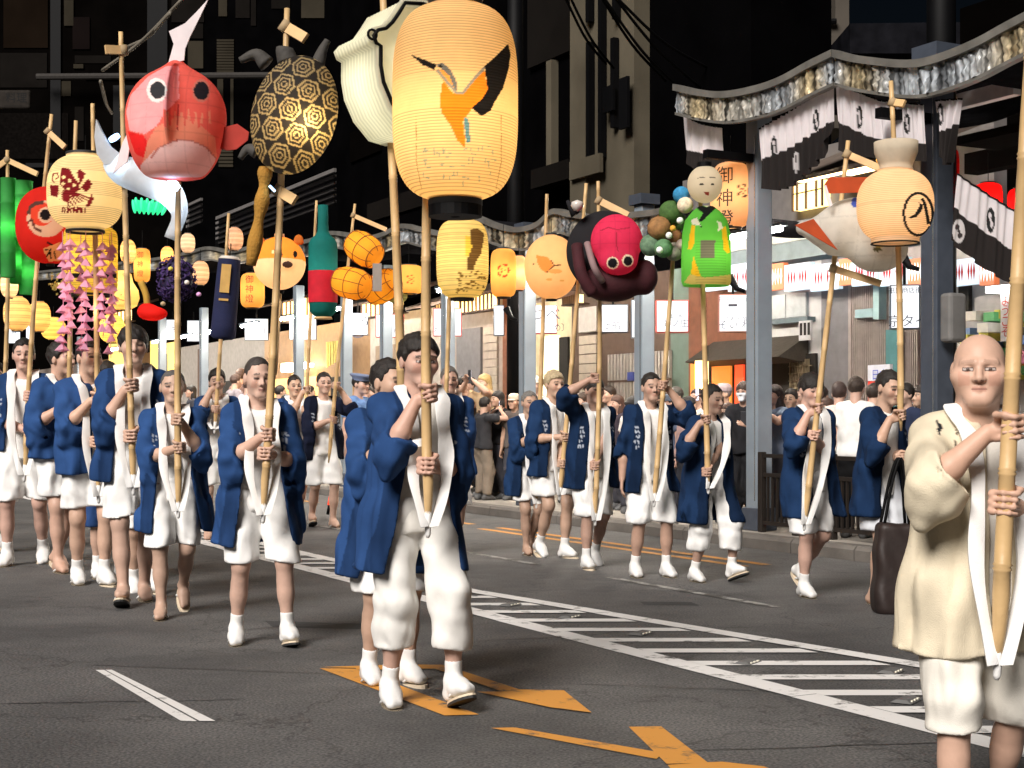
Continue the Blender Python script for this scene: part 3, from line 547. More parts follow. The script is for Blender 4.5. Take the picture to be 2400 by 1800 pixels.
def person(label, root, H=1.7, yaw=25, feet=((-.09, -.12, 0, 0), (.09, .14, .04, -20)), arms=None, pole=None, lean=.04, lx=0., head=(0, 0), hair='short',
           hcol=(.018, .014, .012), top='happi', tcol=NAVY, hem=.74, flare=1., sway=0., op=(.065, .13), ox=0., low='shorts', lcol=(.86, .85, .83), lhem=.47, sock=True,
           scol=(.86, .84, .81), towel=True, skin=1., fat=0., vox=1., group=None, shoe='sandal', sleeve=1., extra=None, mask=False, prints=None, belly=0., watch=None, category='person', legs=True, name='person'):
    PN[0] += 1; rng = np.random.RandomState(PN[0]*7+3)
    k = H/1.72; root = np.asarray(root, float); th = R(yaw); Rz = rotz(th)
    ob = thing(name, label, category, root, group, th); ob.scale = (k, k, k)
    loc = lambda p: (Rz.T@(np.asarray(p, float)-root))/k
    skn = SKIN*skin*(1+rng.uniform(-.10, .08))*np.array([1, 1+rng.uniform(-.03, .03), 1+rng.uniform(-.05, .05)]); hsc = (1/(1+rng.uniform(-.05, .06, 3))).astype(np.float32)
    if hair == 'bald': hsc = np.array([.93, .98, .99], np.float32)
    sh = lambda p: np.asarray(p, float)+np.array([lx, -lean, 0])*max(0, p[2]-.95)
    def unsh(P):
        Q = P.copy(); e = np.maximum(P[:, 2]-.95, 0); Q[:, 0] -= lx*e; Q[:, 1] += lean*e; return Q
    pl = None
    if pole is not None: pl = (loc(pole[0]), loc(pole[1])); pax = nrm(pl[1]-pl[0])
    parts = []                                           # skin pieces, joined into one mesh
    def add(f, lo, hi, h, col):
        V, F = surf(f, lo, hi, h*vox)
        parts.append((V, F, col(V) if callable(col) else np.tile(np.asarray(col, np.float32), (len(V), 1))))
    # head
    hc = sh((0, -.025, 1.602)); hM = rotz(R(head[0]))@rotx(R(head[1])); nb = sh((0, .015, 1.40)); hl = lambda P: ((P-hc.astype(np.float32))@hM.astype(np.float32))*hsc
    nk0 = hc+hM@np.array([0, .028, -.05])
    def hf(P): return smin(head_sdf(hl(P), fat), cap(P, nk0, nb, .054+fat, .062+fat), .025)
    buzz = hcol if hair == 'buzz' else None
    add(hf, hc-np.array([.12, .14, .24]), hc+np.array([.12, .15, .145]), .0071 if vox > .9 else .0047, lambda V: head_col(hl(V), skn, buzz, (.03, .022, .018) if hair != 'bald' else (.2, .12, .09), mask=mask, eye=vox < .9))
    if hair not in ('buzz', 'bald', None):
        V, F = surf(lambda P: hair_sdf(hl(P), hair), hc-np.array([.14, .17, .26 if hair == 'long' else .15]), hc+np.array([.14, .19, .16]), .0086*vox)
        np_mesh('hair', V, F, M_HAIR, ob, True, np.tile(np.asarray(hcol, np.float32), (len(V), 1)))
    # arms
    arms = arms or {}; elb = {}; SHd = {}; wrs = {}
    for sd in (-1, 1):
        s0 = sh((sd*.178, .01, 1.375)); a = arms.get(sd, ('down',)); SHd[sd] = s0
        hint = np.array([sd*.55, .25, -1.]); hcaps = []
        if a[0] == 'pole':                               # grip the pole at photo row a[1]
            w0, w1 = np.asarray(pole[0]), np.asarray(pole[1])
            py = lambda q: HY-(q[2]-CH)*FPX/q[1]
            tt = (a[1]-py(w0))/(py(w1)-py(w0)); g = pl[0]+(pl[1]-pl[0])*tt
            if len(a) > 2: hint = np.asarray(a[2], float)
            e = ik(s0, g, .285, .31, hint); f = nrm(g-e); f = nrm(f-pax*np.dot(f, pax)*.75)
            s = np.cross(pax, f)*-sd; s = nrm(s-f*np.dot(s, f)); rp = .021 if len(a) < 4 else a[3]
            hcaps, wr = hand_caps(g, pax, f, s, rp)
        else:
            wr = sh((sd*.25, -.02, .83)) if a[0] == 'down' else (np.asarray(a[1], float))
            if a[0] == 'pt' and len(a) > 2: hint = np.asarray(a[2], float)
            if a[0] == 'down': hint = np.array([sd*.2, 1, 0])
        e = ik(s0, wr, .285, .25, hint); elb[sd] = e; wrs[sd] = wr; f = nrm(wr-e)
        if a[0] != 'pole': hcaps = open_hand_caps(wr, f if a[0] == 'down' else nrm(f+np.array([0, -.3, .3])), (-sd*.8, -.2, 0) if a[0] == 'down' else (-sd*.7, -.5, 0), .3)
        fc = [(s0+(e-s0)*.55, e, .047, .043), (e, e+(wr-e)*.35, .043, .043), (e+(wr-e)*.35, wr, .043, .0275)]
        lo, hi = bounds(fc+hcaps, .015)
        fa, fh = caps_f(fc, .02), caps_f(hcaps, .006)
        add(lambda P: smin(fa(P), fh(P), .014), lo, hi, .0073 if vox <= 1.2 else .0082, skn*np.array([1., .97, .95]))
        if watch == sd:
            c0 = wr-f*.03; bd = MB().tube([c0-f*.01, c0+f*.01], .036, 14); bd.build('wristwatch', mat('watch', (.3, .3, .32), .3, .6), ob, True)
    # legs and feet
    hp = {}; kn = {}; an = {}
    sok = []; lcaps = []
    for sd, ft in zip((-1, 1), feet):
        h0 = np.array([sd*.088, .01, .90]); A = np.array([ft[0], ft[1], .088+ft[2]]); kk = ik(h0, A, .425, .41, (sd*.08, -1, .15))
        hp[sd], kn[sd], an[sd] = h0, kk, A; fd = rotz(R(ft[4] if len(ft) > 4 else sd*6))@np.array([0, -1., 0]); pt = R(ft[3])
        f3 = fd*math.cos(pt)+np.array([0, 0, math.sin(pt)]); up = nrm(np.array([0, 0, 1.])-f3*f3[2]); rt = np.cross(f3, up)
        cf = kk+(A-kk)*.30+np.array([0, .022, 0])
        lc = [(h0, kk, .085, .056), (kk, kk+(A-kk)*.5, .053, .050), (cf, kk+(A-kk)*.6, .046, .036), (kk+(A-kk)*.45, A, .046, .033), (kk+v3(0, -.012, .01), kk+v3(0, -.012, -.02), .046, .043)]
        hl_, md, to = A-f3*.038-up*.048, A+f3*.055-up*.038, A+f3*.150-up*.062
        fc = [(A, hl_, .034, .034), (A, md, .034, .032), (hl_, md, .032, .036), (md+rt*.012, to+rt*.014, .033, .021), (md-rt*.014, to-rt*.018+f3*-.015, .031, .018)]
        if sock is True or sock == sd:
            sk = [(A+(kk-A)*.26, A, .041, .039)]+[(a, b, r1+.005, r2+.005) for a, b, r1, r2 in fc]; lo, hi = bounds(sk, .02); f0 = caps_f(sk, .025); cut = A+(kk-A)*.25; cn = nrm(kk-A)
            sole = A-up*.084
            V, F = surf(lambda P: smax(smax(f0(P), (P-cut.astype(np.float32))@cn.astype(np.float32), .006), -((P-sole.astype(np.float32))@up.astype(np.float32)), .01), lo, hi, .0085*vox)
            np_mesh('sock', V, F, M_WHITE, ob, True, np.tile(np.asarray((.8, .79, .77), np.float32), (len(V), 1)))
            lcaps += lc
        else: lcaps += lc+fc
        if shoe == 'sandal':
            m = MB(); ol = []; base = A-up*.088
            for q in np.linspace(0, 2*math.pi, 18, endpoint=False):
                ol.append(base+f3*(.055+.135*math.cos(q))+rt*(.047+.006*math.cos(q))*math.sin(q))
            m.prism(ol, up*-.010); so = m.build('sandal', M_SOLE, ob)
            m = MB(); m.prism([o-up*.0105 for o in ol], up*-.012); m.build('sole', M_SOLED if sock == 'dark' or ft[3] > 8 else M_SOLE, so)
            m = MB()
            for z in (-1, 1): m.tube(ribbon_path([base+f3*.125+up*.004, base+f3*.09+up*.05+rt*z*.02, base+f3*.03+rt*z*.047+up*.012], 5), .0075, 6)
            m.build('strap', M_STRAP, so, True)
        elif shoe:
            sc = [(a, b, r1+.011, r2+.011) for a, b, r1, r2 in fc]; lo, hi = bounds(sc, .02); f1 = caps_f(sc, .03); sole = A-up*.094
            V, F = surf(lambda P: smax(f1(P), -((P-sole.astype(np.float32))@up.astype(np.float32)), .008), lo, hi, .012*vox)
            np_mesh('shoe', V, F, M_CLOTH, ob, True, np.tile(np.asarray(shoe, np.float32), (len(V), 1)))
    if legs:
        lo, hi = bounds(lcaps, .02); hi[2] = min(hi[2], lhem+.12) if low else hi[2]
        if not low or lhem > .2: add(caps_f(lcaps, .022), lo, hi, .0140, lambda V: skn*(.96+.05*np.sin(V[:, 2:3]*9)))
    tor = [((-.10, .01, .93), (.10, .01, .93), .10, .10), ((-.05, .01, 1.0), (.05, .01, 1.0), .10, .10), (sh((-.07, .01, 1.28)), sh((.07, .01, 1.28)), .095, .095), ((0, .01, 1.0), sh((0, .01, 1.3)), .10, .10), (sh((-.15, .01, 1.37)), sh((.15, .01, 1.37)), .05, .05), (sh((0, .01, 1.35)), nk0, .06, .05)]
    tor += [c_ for c_ in lcaps if c_[2] > .04 and (c_[2] > .08 or lhem < .2)]
    lo, hi = bounds(tor); add(caps_f(tor, .04), lo, hi, .030, skn)
    V = np.concatenate([p[0] for p in parts]); C = np.concatenate([p[2] for p in parts]); F = []; o = 0
    for p in parts: F.append(p[1]+o); o += len(p[0])
    np_mesh('body', V, np.concatenate(F), M_SKIN, ob, True, C)
    # lower clothing
    if low:
        pc = []
        for s_ in (-1, 1):
            st_ = hp[s_]+(an[s_]-hp[s_])*.5; kp2 = kn[s_]*.55+st_*.45
            if lhem < .42: pc += [(hp[s_], kp2, .099, .092), (kp2, kp2+(an[s_]-kp2)*1.3, .092, .072 if lhem < .2 else .100)]
            else: pc.append((hp[s_], hp[s_]+(kp2-hp[s_])*1.45, .096, .112))
        f2 = caps_f(pc, .02); pr = rng.randint(1e6); prp = rng.uniform(0, 6.28, 2)
        lsk = caps_f([c_ for c_ in lcaps if c_[2] > .04], .022)
        fl0 = lambda P: smin(smin(f2(P), lsk(P)-.017, .02), ell(P, (0, .01, .93), (.168, .125+belly*.5, .13)), .05)
        def fl(P):
            d = fl0(P)+folds(P, .0055, np.random.RandomState(pr), 24, 10)
            hz = lhem+.010*np.sin(P[:, 0]*18+1)
            sg = np.where(P[:, 0] > 0, 1, -1); ang = np.arctan2(P[:, 1]+.02, P[:, 0]-sg*.1); d = d+.011*np.clip((1.-P[:, 2])/.5, 0, 1)*(.45-np.abs(np.sin(2.6*ang+prp[0]+sg+.8*np.sin(5*P[:, 2]+prp[1]))))
            d = smax(d, hz-P[:, 2], .004)
            return smax(d, P[:, 2]-1.03, .02)
        lo, hi = bounds(pc, .05); lo[2] = lhem-.04; hi[2] = 1.08; lo[:2] -= .05; hi[:2] += .05
        V, F = surf(fl, lo, hi, (.0135 if vox > 1.05 else .0118)*vox*(1. if lhem > .2 else 1.5))
        np_mesh('shorts' if lhem > .3 else 'trousers', V, F, M_WHITE if lcol[2] > .5 else M_CLOTH, ob, True, np.tile(np.asarray(lcol, np.float32), (len(V), 1)))
    # shirt
    pr2 = rng.randint(1e6)
    def torso_f(P, a0, b0, hemz, fl=1., amp=.005, kz=4., over=False, sr=0., pleat=.004):
        Q = unsh(P); x, y, z = Q[:, 0], Q[:, 1], Q[:, 2]; zz = np.clip((1.42-z)/(1.42-hemz), 0, 1); x2 = x-sway*zz*zz
        a = a0+.055*zz*fl; b = b0+.05*zz*fl+belly*np.exp(-((z-1.05)/.16)**2)
        d = (np.sqrt((x2/a)**2+((y-.01)/b)**2)-1)*np.minimum(a, b)
        d = smax(d, z-1.405, .05)
        d = smin(d, cap(Q, (-.155, .012, 1.382), (.155, .012, 1.382), .060-sr, .060-sr), .05)
        d = smin(d, cap(Q, (-.075, .02, 1.425), (.075, .02, 1.425), .042-sr, .042-sr), .05)
        d = d+folds(P, amp, np.random.RandomState(pr2), 22, kz)*(.35+zz*1.1)
        pp = np.random.RandomState(pr2+9).uniform(0, 6.28, 3); an_ = np.arctan2(y, x2); d = d+pleat*(.15+zz)*(.45-np.abs(np.sin(4.6*an_+pp[0]+.9*np.sin(3.1*z+pp[1])+.5*np.sin(2*an_+pp[2]))))
        if over: d = smin(d, np.maximum(fl0(P)-.016, z-1.0), .03)
        return smax(d, hemz+.012*np.sin(x*14+.5)-z, .008), x2, y, z, zz
    if top in ('happi', 'cream'):
        sx = .158 if top == 'happi' else .165
        def fs(P): return torso_f(P, sx, .108, .80, .35, .0035, 7., False, .016)[0]
        V, F = surf(fs, (-.36, -.34-abs(lean)*.5, .78), (.36, .30, 1.52), .0165*vox)
        np_mesh('shirt', V, F, M_WHITE, ob, True, np.tile(np.asarray(scol, np.float32), (len(V), 1)))
    tee = top in ('tee', 'uniform')
    st = np.random.RandomState(pr2+1); sfr = {}
    fdr = {sd: nrm(nrm(wrs[sd]-elb[sd])+.25*nrm(elb[sd]-SHd[sd])) for sd in (-1, 1)}
    for sd in (-1, 1):
        s0, e = SHd[sd], elb[sd]; u = nrm(e-s0); sfr[sd] = (s0-np.array([sd*.03, 0, -.005]), e, u)
    def fcoat(P):
        d, x2, y, z, zz = torso_f(P, .178 if not tee else .166, .125 if not tee else .118, hem, flare if not tee else .35, .0095 if not tee else .006, 4., bool(low), 0., .017*min(flare, 1.2) if not tee else .008)
        for sd in (-1, 1):
            s0, e, u = sfr[sd]; L = (1.02 if not tee else .62)*sleeve; en = s0+(e-s0)*L
            if tee: c = smax(cap(P, s0, en+u*.03, .072, .082), (P-en.astype(np.float32))@u.astype(np.float32), .008)
            else:
                fo = fdr[sd]; cut = e+fo*.075*sleeve; dn = np.array([sd*.012, .035, -.15*(1-abs(fo[2])*.45)])*sleeve
                up_ = smin(cap(P, s0, e, .074, .072), cap(P, s0+(e-s0)*.55+dn*.15, e+dn, .055, .040), .07)
                fo_ = smin(smin(cap(P, e, cut+fo*.03, .073, .078), cap(P, e+dn, cut+fo*.02+dn*1.05, .040, .042), .07), cap(P, e+dn*.5, cut+fo*.02+dn*.55, .050, .055), .05)
                hole = smin(cap(P, cut-fo*.03, cut+fo*.05, .054, .064), cap(P, cut-fo*.03+dn*.8, cut+fo*.04+dn*.9, .028, .034), .05)
                fo_ = smax(smax(fo_, (P-cut.astype(np.float32))@fo.astype(np.float32), .006), -hole, .006)
                c = smin(up_, fo_, .02)+folds(P, .0058 if top == 'happi' else .0032, st.__class__(pr2+5+sd), 28, 13)
            d = smin(d, c, .035)
        if not tee:
            w = op[0]+(op[1]-op[0])*zz; o = np.maximum(np.abs(x2-ox)-w, y-.02); d = smax(d, -o, .012)
        return d
    jl = [SHd[-1], SHd[1], elb[-1], elb[1], elb[-1]+fdr[-1]*.07, elb[1]+fdr[1]*.07]; J = np.array(jl); ex = .21
    lo = np.minimum(J.min(0)-ex, (-.34+min(sway, 0), -.30, hem-.03)); hi = np.maximum(J.max(0)+ex, (.34+max(sway, 0), .27, 1.53)); lo[2] = hem-.03 if J[:, 2].min()-ex > hem-.03 else J[:, 2].min()-ex
    V, F = surf(fcoat, lo, hi, (.0130 if vox > 1.05 else .0112)*vox)
    C = np.tile(np.asarray(tcol, np.float32)*rng.uniform(.8, 1.25), (len(V), 1))
    if top == 'happi':                                   # darker neckband with its white dyed characters
        Q = unsh(V); zz = np.clip((1.42-Q[:, 2])/(1.42-hem), 0, 1); xx = Q[:, 0]-sway*zz*zz-ox; w = op[0]+(op[1]-op[0])*zz
        body_ = torso_f(V, .178, .125, hem, flare, .0095, 4., bool(low), 0., .017*min(flare, 1.2))[0] < .03
        band = body_ & (np.abs(xx)-w > -.02) & (np.abs(xx)-w < .085) & (Q[:, 1] < 0); C[band] *= .55
        ink = band & (np.abs(np.abs(xx)-w-.058) < .020) & (Q[:, 2] > 1.08) & (Q[:, 2] < 1.27) & (np.sin(Q[:, 2]*150)+np.sin(Q[:, 0]*310+Q[:, 2]*45) > .35)
        C[ink] = (.40, .44, .52)
    if prints: C = printed((V@Rz.T.astype(np.float32))*k+root.astype(np.float32), C, prints, root[1]+.05)
    np_mesh({'happi': 'happi_coat', 'cream': 'cream_coat', 'tee': 'shirt', 'uniform': 'uniform_shirt'}[top], V, F, M_CLOTH, ob, True, C)
    # neck strap that carries the pole
    if towel:
        bt = pl[0] if pl is not None else sh((0, -.2, .75))
        m = MB(); w_ = .052
        for sd in (-1, 1):
            y1 = -.155-lean*.3-belly*.6
            tgt = bt+np.array([sd*.022, -.02, .02]) if pl is not None else np.array([sd*.09, -.17, .72])
            ch1 = sh((sd*.072+ox*.5, -.150-belly*.3, 1.27)); cm = ch1+(tgt-ch1)*.5+np.array([sd*.03, -.012, 0]); cm[1] = min(cm[1], y1-.02)
            path = ribbon_path([sh((sd*.02, .085, 1.435)), sh((sd*.075, .045, 1.475)), sh((sd*.088, -.055, 1.445)), ch1, cm, tgt], 7)
            for _ in range(5):
                dd = fcoat(np.asarray(path, np.float32)); path = [p+(np.array([0, -.75, .65]) if p[1] < .03 else np.array([0, .5, .85]))*max(0., .016-float(q)) for p, q in zip(path, dd)]
            m.ribbon(path, (.95, -.25*sd, .1), [w_*(1+.15*math.sin(i*.8+sd))*(1.15 if i < len(path)*.7 else 1.15-.5*(i/len(path)-.7)/.3) for i in range(len(path))], .014, (.15*sd, -.95, .2))
        o = m.build('neck_strap', M_WHITE, ob, True, np.tile(np.asarray((.88, .87, .85), np.float32), (len(m.v), 1))); bevel(o, .004, 2)
        if pl is not None:
            m = MB(); m.tube([bt+pax*.10, bt+pax*.05, bt-pax*.015, bt-pax*.03], [.016, .015, .013, .006], 10); m.build('strap_pouch', M_WHITE, ob, True, np.tile(np.asarray((.88, .87, .85), np.float32), (len(m.v), 1)))
    if extra: extra(ob, dict(sh=sh, hc=hc, hM=hM, elb=elb, k=k))
    return ob
# ------------------------------------------------------------------ bamboo poles and the people who carry them


def bamboo(label, p0, p1, r0=.023, r1=.015, bars=(), group='bamboo poles carried in the procession'):
    p0, p1 = np.asarray(p0), np.asarray(p1); L = np.linalg.norm(p1-p0); d = (p1-p0)/L; pts, rs = [p0, p0+(p1-p0)/np.linalg.norm(p1-p0)*.12, p0+(p1-p0)/np.linalg.norm(p1-p0)*.22], [r0*.32, r0*.78, r0]; z = .30; rng = random.Random(int(L*1e4))
    o = nrm(np.cross(d, [rng.uniform(-1, 1), .3, .2])); bow = rng.uniform(-.012, .012)*L
    at = lambda q: p0+d*q+o*bow*math.sin(math.pi*q/L)
    while z < L-.05:
        r = r0+(r1-r0)*z/L
        for dz, m in ((-.012, 1.), (-.006, 1.16), (0, .98), (.006, 1.16), (.012, 1.), (.1, 1.02)): pts.append(at(min(z+dz, L-.001))); rs.append(r*m)
        z += rng.uniform(.26, .36)
    pts.append(p1); rs.append(r1)
    ob = thing('bamboo_pole', label, 'bamboo pole', p0, group)
    m = MB().tube([p-p0 for p in pts], rs, 12); m.build('pole', M_BAM, ob, True)
    for a, b, w in bars:                                 # short wooden arms lashed across the pole
        a, b = np.asarray(a)-p0, np.asarray(b)-p0; X = nrm(b-a); Z = nrm(np.cross(X, [0, 1, 0])); Yv = np.cross(Z, X)
        MB().box((a+b)/2, np.linalg.norm(b-a), .022, w, (X, Yv, Z)).build('crossbar', M_LATH, ob)
        MB().tube([a+Z*w*.55+d*0, a-Z*w*.55], .030, 8).build('lashing', mat('cord', (.35, .25, .14), .8), ob, True)
    return ob
def headH(top, Y): return CH+(HY-top)/FPX*Y
NEAR = dict(group='lantern carriers in blue happi coats')
def carrier(label, root, top, pb, pt, plabel, bars=(), dy=-.30, pr=(.024, .016), **kw):
    g = G(*root); Y = g[1]; pole = (W(pb[0], pb[1], Y+dy), W(pt[0], pt[1], Y+dy)) if pb else None
    if pole:
        bs = [(W(a[0], a[1], Y+dy), W(b[0], b[1], Y+dy-.08), w) for a, b, w in bars]
        bamboo(plabel, pole[0], pole[1], pr[0], pr[1], bs)
    kw.setdefault('group', NEAR['group'])
    return person(label, g, headH(top, Y), pole=pole, **kw), Y+dy
carrier('man in front with white knee breeches, pole across his face, under the bird lantern', (975, 1648), 787, (1003, 1245), (1012, -40), 'thick bamboo pole rising behind the big kingfisher lantern',
        yaw=20, arms={-1: ('pole', 925), 1: ('pole', 1092)}, feet=((-.12, .03, 0, 0), (.13, -.17, .035, 20)), lhem=.275, hem=.63, sway=-.05, flare=1.25, head=(8, 6), op=(.065, .17), ox=.03, hair='short', vox=.85, lcol=(.78, .76, .72), scol=(.77, .74, .68))
carrier('black-haired man half hidden behind the front man in knee breeches', (905, 1597), 846, (950, 1180), (897, -20), 'bamboo pole of the white helmet lantern, left of the big lantern',
        yaw=24, arms={-1: ('pole', 1010), 1: ('pole', 1090)}, feet=((-.09, .02, 0, 0), (.09, -.10, .0, 6)), hem=.58, flare=1.05, sway=-.06, head=(25, 0), hair='crop', lhem=.5)
carrier('short-haired man in white socks under the turtle, both fists at his chest', (610, 1506), 841, (617, 1215), (673, 20), 'bamboo pole with two short arms carrying the turtle',
        bars=[((668, 62), (716, 90), .06), ((652, 447), (692, 470), .06)], yaw=16, arms={-1: ('pole', 1020), 1: ('pole', 1064)}, feet=((-.14, .03, 0, 0), (.15, -.12, .01, 12)), hem=.60, flare=1.5, lhem=.50, hair='shaved', hcol=(.05, .04, .035), head=(10, 4), op=(.065, .17), lx=-.03)
carrier('barefoot short man with grey cropped hair below the red fish head', (405, 1443), 868, (418, 1205), (420, 180), 'bamboo pole ending inside the red fish head',
        yaw=14, arms={1: ('pole', 985), -1: ('pole', 1050)}, feet=((-.08, -.12, 0, 0), (.08, .26, .10, -42)), sock=False, hem=.60, flare=1.4, sway=.03, lhem=.50, hair='shaved', hcol=(.10, .09, .085), op=(.05, .17))
carrier('tall young man with black fringe and bare feet, third from the left edge', (312, 1412), 768, (313, 1150), (283, 75), 'long bamboo pole with a short arm, left of the red fish',
        bars=[((290, 118), (247, 116), .06)], yaw=15, arms={-1: ('pole', 905), 1: ('pole', 1022)}, feet=((-.06, -.18, .015, 18), (.07, .14, 0, 0)), sock=False, hair='fringe', hem=.77, lhem=.55, head=(4, -2), flare=1.1, op=(.07, .13), skin=1.08)
carrier('man behind the pink paper streamers with one sleeve raised to his pole', (205, 1370), 800, (231, 1170), (217, 243), 'bamboo pole behind the butterfly crest lantern',
        yaw=28, arms={-1: ('pole', 935), 1: ('pole', 1035)}, feet=((-.05, .10, 0, 0), (.10, -.08, 0, 4)), hem=.79, lhem=.55, hair='crop', head=(18, 0), op=(.04, .05), ox=.05)
carrier('barefoot man with his forearm level, left of the pink streamers', (138, 1338), 805, (160, 1110), (178, 283), 'bamboo pole rising left of the butterfly crest lantern',
        yaw=42, arms={-1: ('pole', 950), 1: ('pole', 1015)}, feet=((-.05, -.10, 0, 0), (.08, .20, .03, -15)), sock=False, hem=.86, lhem=.58, hair='short', head=(30, 0), op=(.04, .06), ox=.06)
carrier('man at the left edge with a long white towel over his blue coat', (58, 1323), 796, (57, 1120), (121, 268), 'leaning bamboo pole with a slanting arm, left of the crest lantern',
        bars=[((112, 308), (152, 345), .05)], yaw=10, arms={1: ('pole', 930), -1: ('pole', 1010)}, feet=((-.12, -.05, 0, 0), (.12, .12, .02, -10)), hem=.88, lhem=.50, hair='crop', head=(6, 2), op=(.10, .13))
carrier('man mostly cut off by the left edge of the picture', (-12, 1296), 850, (2, 1080), (17, 352), 'bamboo pole at the left edge with a sloping two-sided arm',
        bars=[((17, 375), (-20, 400), .05), ((17, 375), (88, 408), .05)], yaw=20, arms={-1: ('pole', 960), 1: ('pole', 1030)}, hair='short', vox=1.2)
carrier('man whose blue knee shorts show behind the tall young man', (250, 1352), 850, None, None, '', yaw=22, lcol=(.03, .07, .2), lhem=.42, hem=.7, towel=False, vox=1.25, feet=((-.07, .0, 0, 0), (.09, -.14, .03, 20)))
carrier('man whose socked foot shows between the tall man and the barefoot short man', (340, 1388), 858, None, None, '', yaw=22, towel=False, vox=1.25, feet=((-.07, .12, 0, -10), (.07, -.05, 0, 6)), lhem=.5)
# the far file on the left
carrier('thin man with a white towel under the dark blue paper banner', (508, 1262), 868, (503, 1010), (536, 500), 'thin bamboo pole below the dark blue banner', yaw=14, arms={-1: ('pole', 905), 1: ('pole', 960)}, vox=1.3, hair='short', hem=.8, lhem=.55, sock=False, group='carriers in the far file')
carrier('man in a near-black coat and white shorts beside the policeman', (757, 1236), 874, (770, 1085), (832, 478), 'thin bamboo pole below the yellow straw bales', bars=[((828, 505), (905, 538), .05)], yaw=22, arms={1: ('pole', 905), -1: ('pole', 985)}, tcol=(.010, .013, .03), vox=1.25, hair='crop', hem=.76, lhem=.48, sock=False, feet=((-.09, .15, .03, 16), (.10, -.05, 0, 0)), op=(.08, .14), towel=False, group='carriers in the far file')
carrier('man with both arms raised to his pole behind the man in socks', (688, 1228), 882, (712, 1060), (742, 470), 'thin bamboo pole below the green bottle', yaw=22, arms={-1: ('pole', 915), 1: ('pole', 960)}, vox=1.3, hair='crop', hem=.78, lhem=.5, group='carriers in the far file')
carrier('grey-haired man hidden behind the front man at the yellow lantern pole', (1052, 1300), 862, (1040, 1100), (1060, 500), 'bamboo pole below the yellow cormorant lantern', bars=[((1056, 532), (1120, 548), .05)], yaw=10, arms={-1: ('pole', 950), 1: ('pole', 1010)}, vox=1.3, hair='crop', hcol=(.12, .11, .10), group='carriers in the far file')
# the file on the right
RG = dict(group='lantern carriers in the right file', vox=1.12, tcol=(.011, .031, .085))  # same fabric as NAVY, weaker light on this file put into the colour
carrier('grey bearded man, farthest of the right file, in short shorts', (1238, 1300), 918, (1257, 1185), (1282, 455), 'bamboo pole below the fox lantern', yaw=18, arms={-1: ('pole', 1010), 1: ('pole', 1060)}, hair='crop', hcol=(.16, .15, .14), hem=.63, lhem=.58, sock=False, feet=((-.02, .0, 0, 0), (.08, .15, .05, -25)), skin=.85, **RG)
carrier('man with bleached hair second from the back of the right file', (1293, 1306), 872, (1312, 1165), (1374, 430), 'bamboo pole left of the black and pink octopus', yaw=30, arms={-1: ('pole', 1025), 1: ('pole', 1085)}, hair='short', hcol=(.42, .33, .20), hem=.76, lhem=.58, feet=((-.07, .10, .04, -20), (.09, -.08, 0, 5)), **RG)
carrier('man in dark cap reaching his right arm high up the pole', (1388, 1330), 884, (1395, 1225), (1402, 425), 'bamboo pole that carries the pink octopus', bars=[((1403, 470), (1472, 505), .06)], yaw=20, arms={-1: ('pole', 888, (-.9, -.2, .1)), 1: ('pole', 1090)}, hair='fringe', hem=.72, lhem=.48, flare=1.3, feet=((-.10, -.10, 0, 6), (.12, .22, .04, -25)), skin=.85, **RG)
carrier('man holding his fist in front of his face, one arm hanging down', (1522, 1350), 876, (1533, 1180), (1577, 610), 'bamboo pole leaning right below the bead tree', yaw=14, arms={1: ('pole', 905, (.6, .1, -.8)), -1: ('down',)}, hair='crop', hem=.72, lhem=.46, feet=((-.13, .0, 0, 0), (.13, -.06, 0, 0)), flare=1.1, skin=.92, **RG)
carrier('man in three-quarter white trousers under the green doll', (1663, 1362), 905, (1660, 1150), (1640, 420), 'bamboo pole that carries the green kimono doll', yaw=28, arms={-1: ('pole', 985), 1: ('pole', 1105)}, hair='crop', hem=.52, flare=1.6, sway=-.04, lhem=.28, head=(12, 6), feet=((-.12, .06, 0, 0), (.15, -.12, .04, 20)), watch=1, skin=.78, op=(.04, .10), **RG)
carrier('young man with a shaggy black fringe and short white shorts near the railing', (1893, 1396), 879, (1885, 1235), (1988, 330), 'bamboo pole leaning right below the white fish', bars=[((1953, 630), (2065, 665), .05), ((1985, 362), (2075, 400), .05)], yaw=22, arms={-1: ('pole', 960), 1: ('pole', 1022)}, hair='fringe', hem=.62, flare=1.3, sway=.06, lhem=.50, head=(-4, 10), feet=((-.06, -.04, 0, 0), (.10, .24, .10, -35)), op=(.05, .10), **RG)
carrier('man with a dark tote bag on his arm at the right end of the file', (2058, 1415), 872, (2112, 1010), (2088, 190), 'bamboo pole that carries the round crest lantern', bars=[((2092, 240), (2120, 243), .05)], yaw=38, arms={-1: ('pole', 975), 1: ('pole', 1075)}, hair='crop', hem=.66, lhem=.56, lcol=(.72, .74, .78), sock=False, head=(-10, 12), lean=.12, feet=((-.05, .0, 0, 0), (.12, -.08, .0, 0)), towel=False, skin=.9, **RG)
zc = lambda *L: zm(1650, 800, .3917, L)
BALDP = [(zc((1385, 468), (1418, 495), (1425, 520), (1408, 562), (1395, 520)), (.02, .02, .025))]+[(zc(*thick(q, w)), (.10, .08, .06)) for q, w in (([(1495, 535), (1515, 530), (1508, 580)], 10), ([(1520, 545), (1556, 556)], 9), ([(1535, 520), (1540, 585)], 9), ([(1500, 590), (1512, 640)], 9), ([(1560, 575), (1600, 590)], 8))]
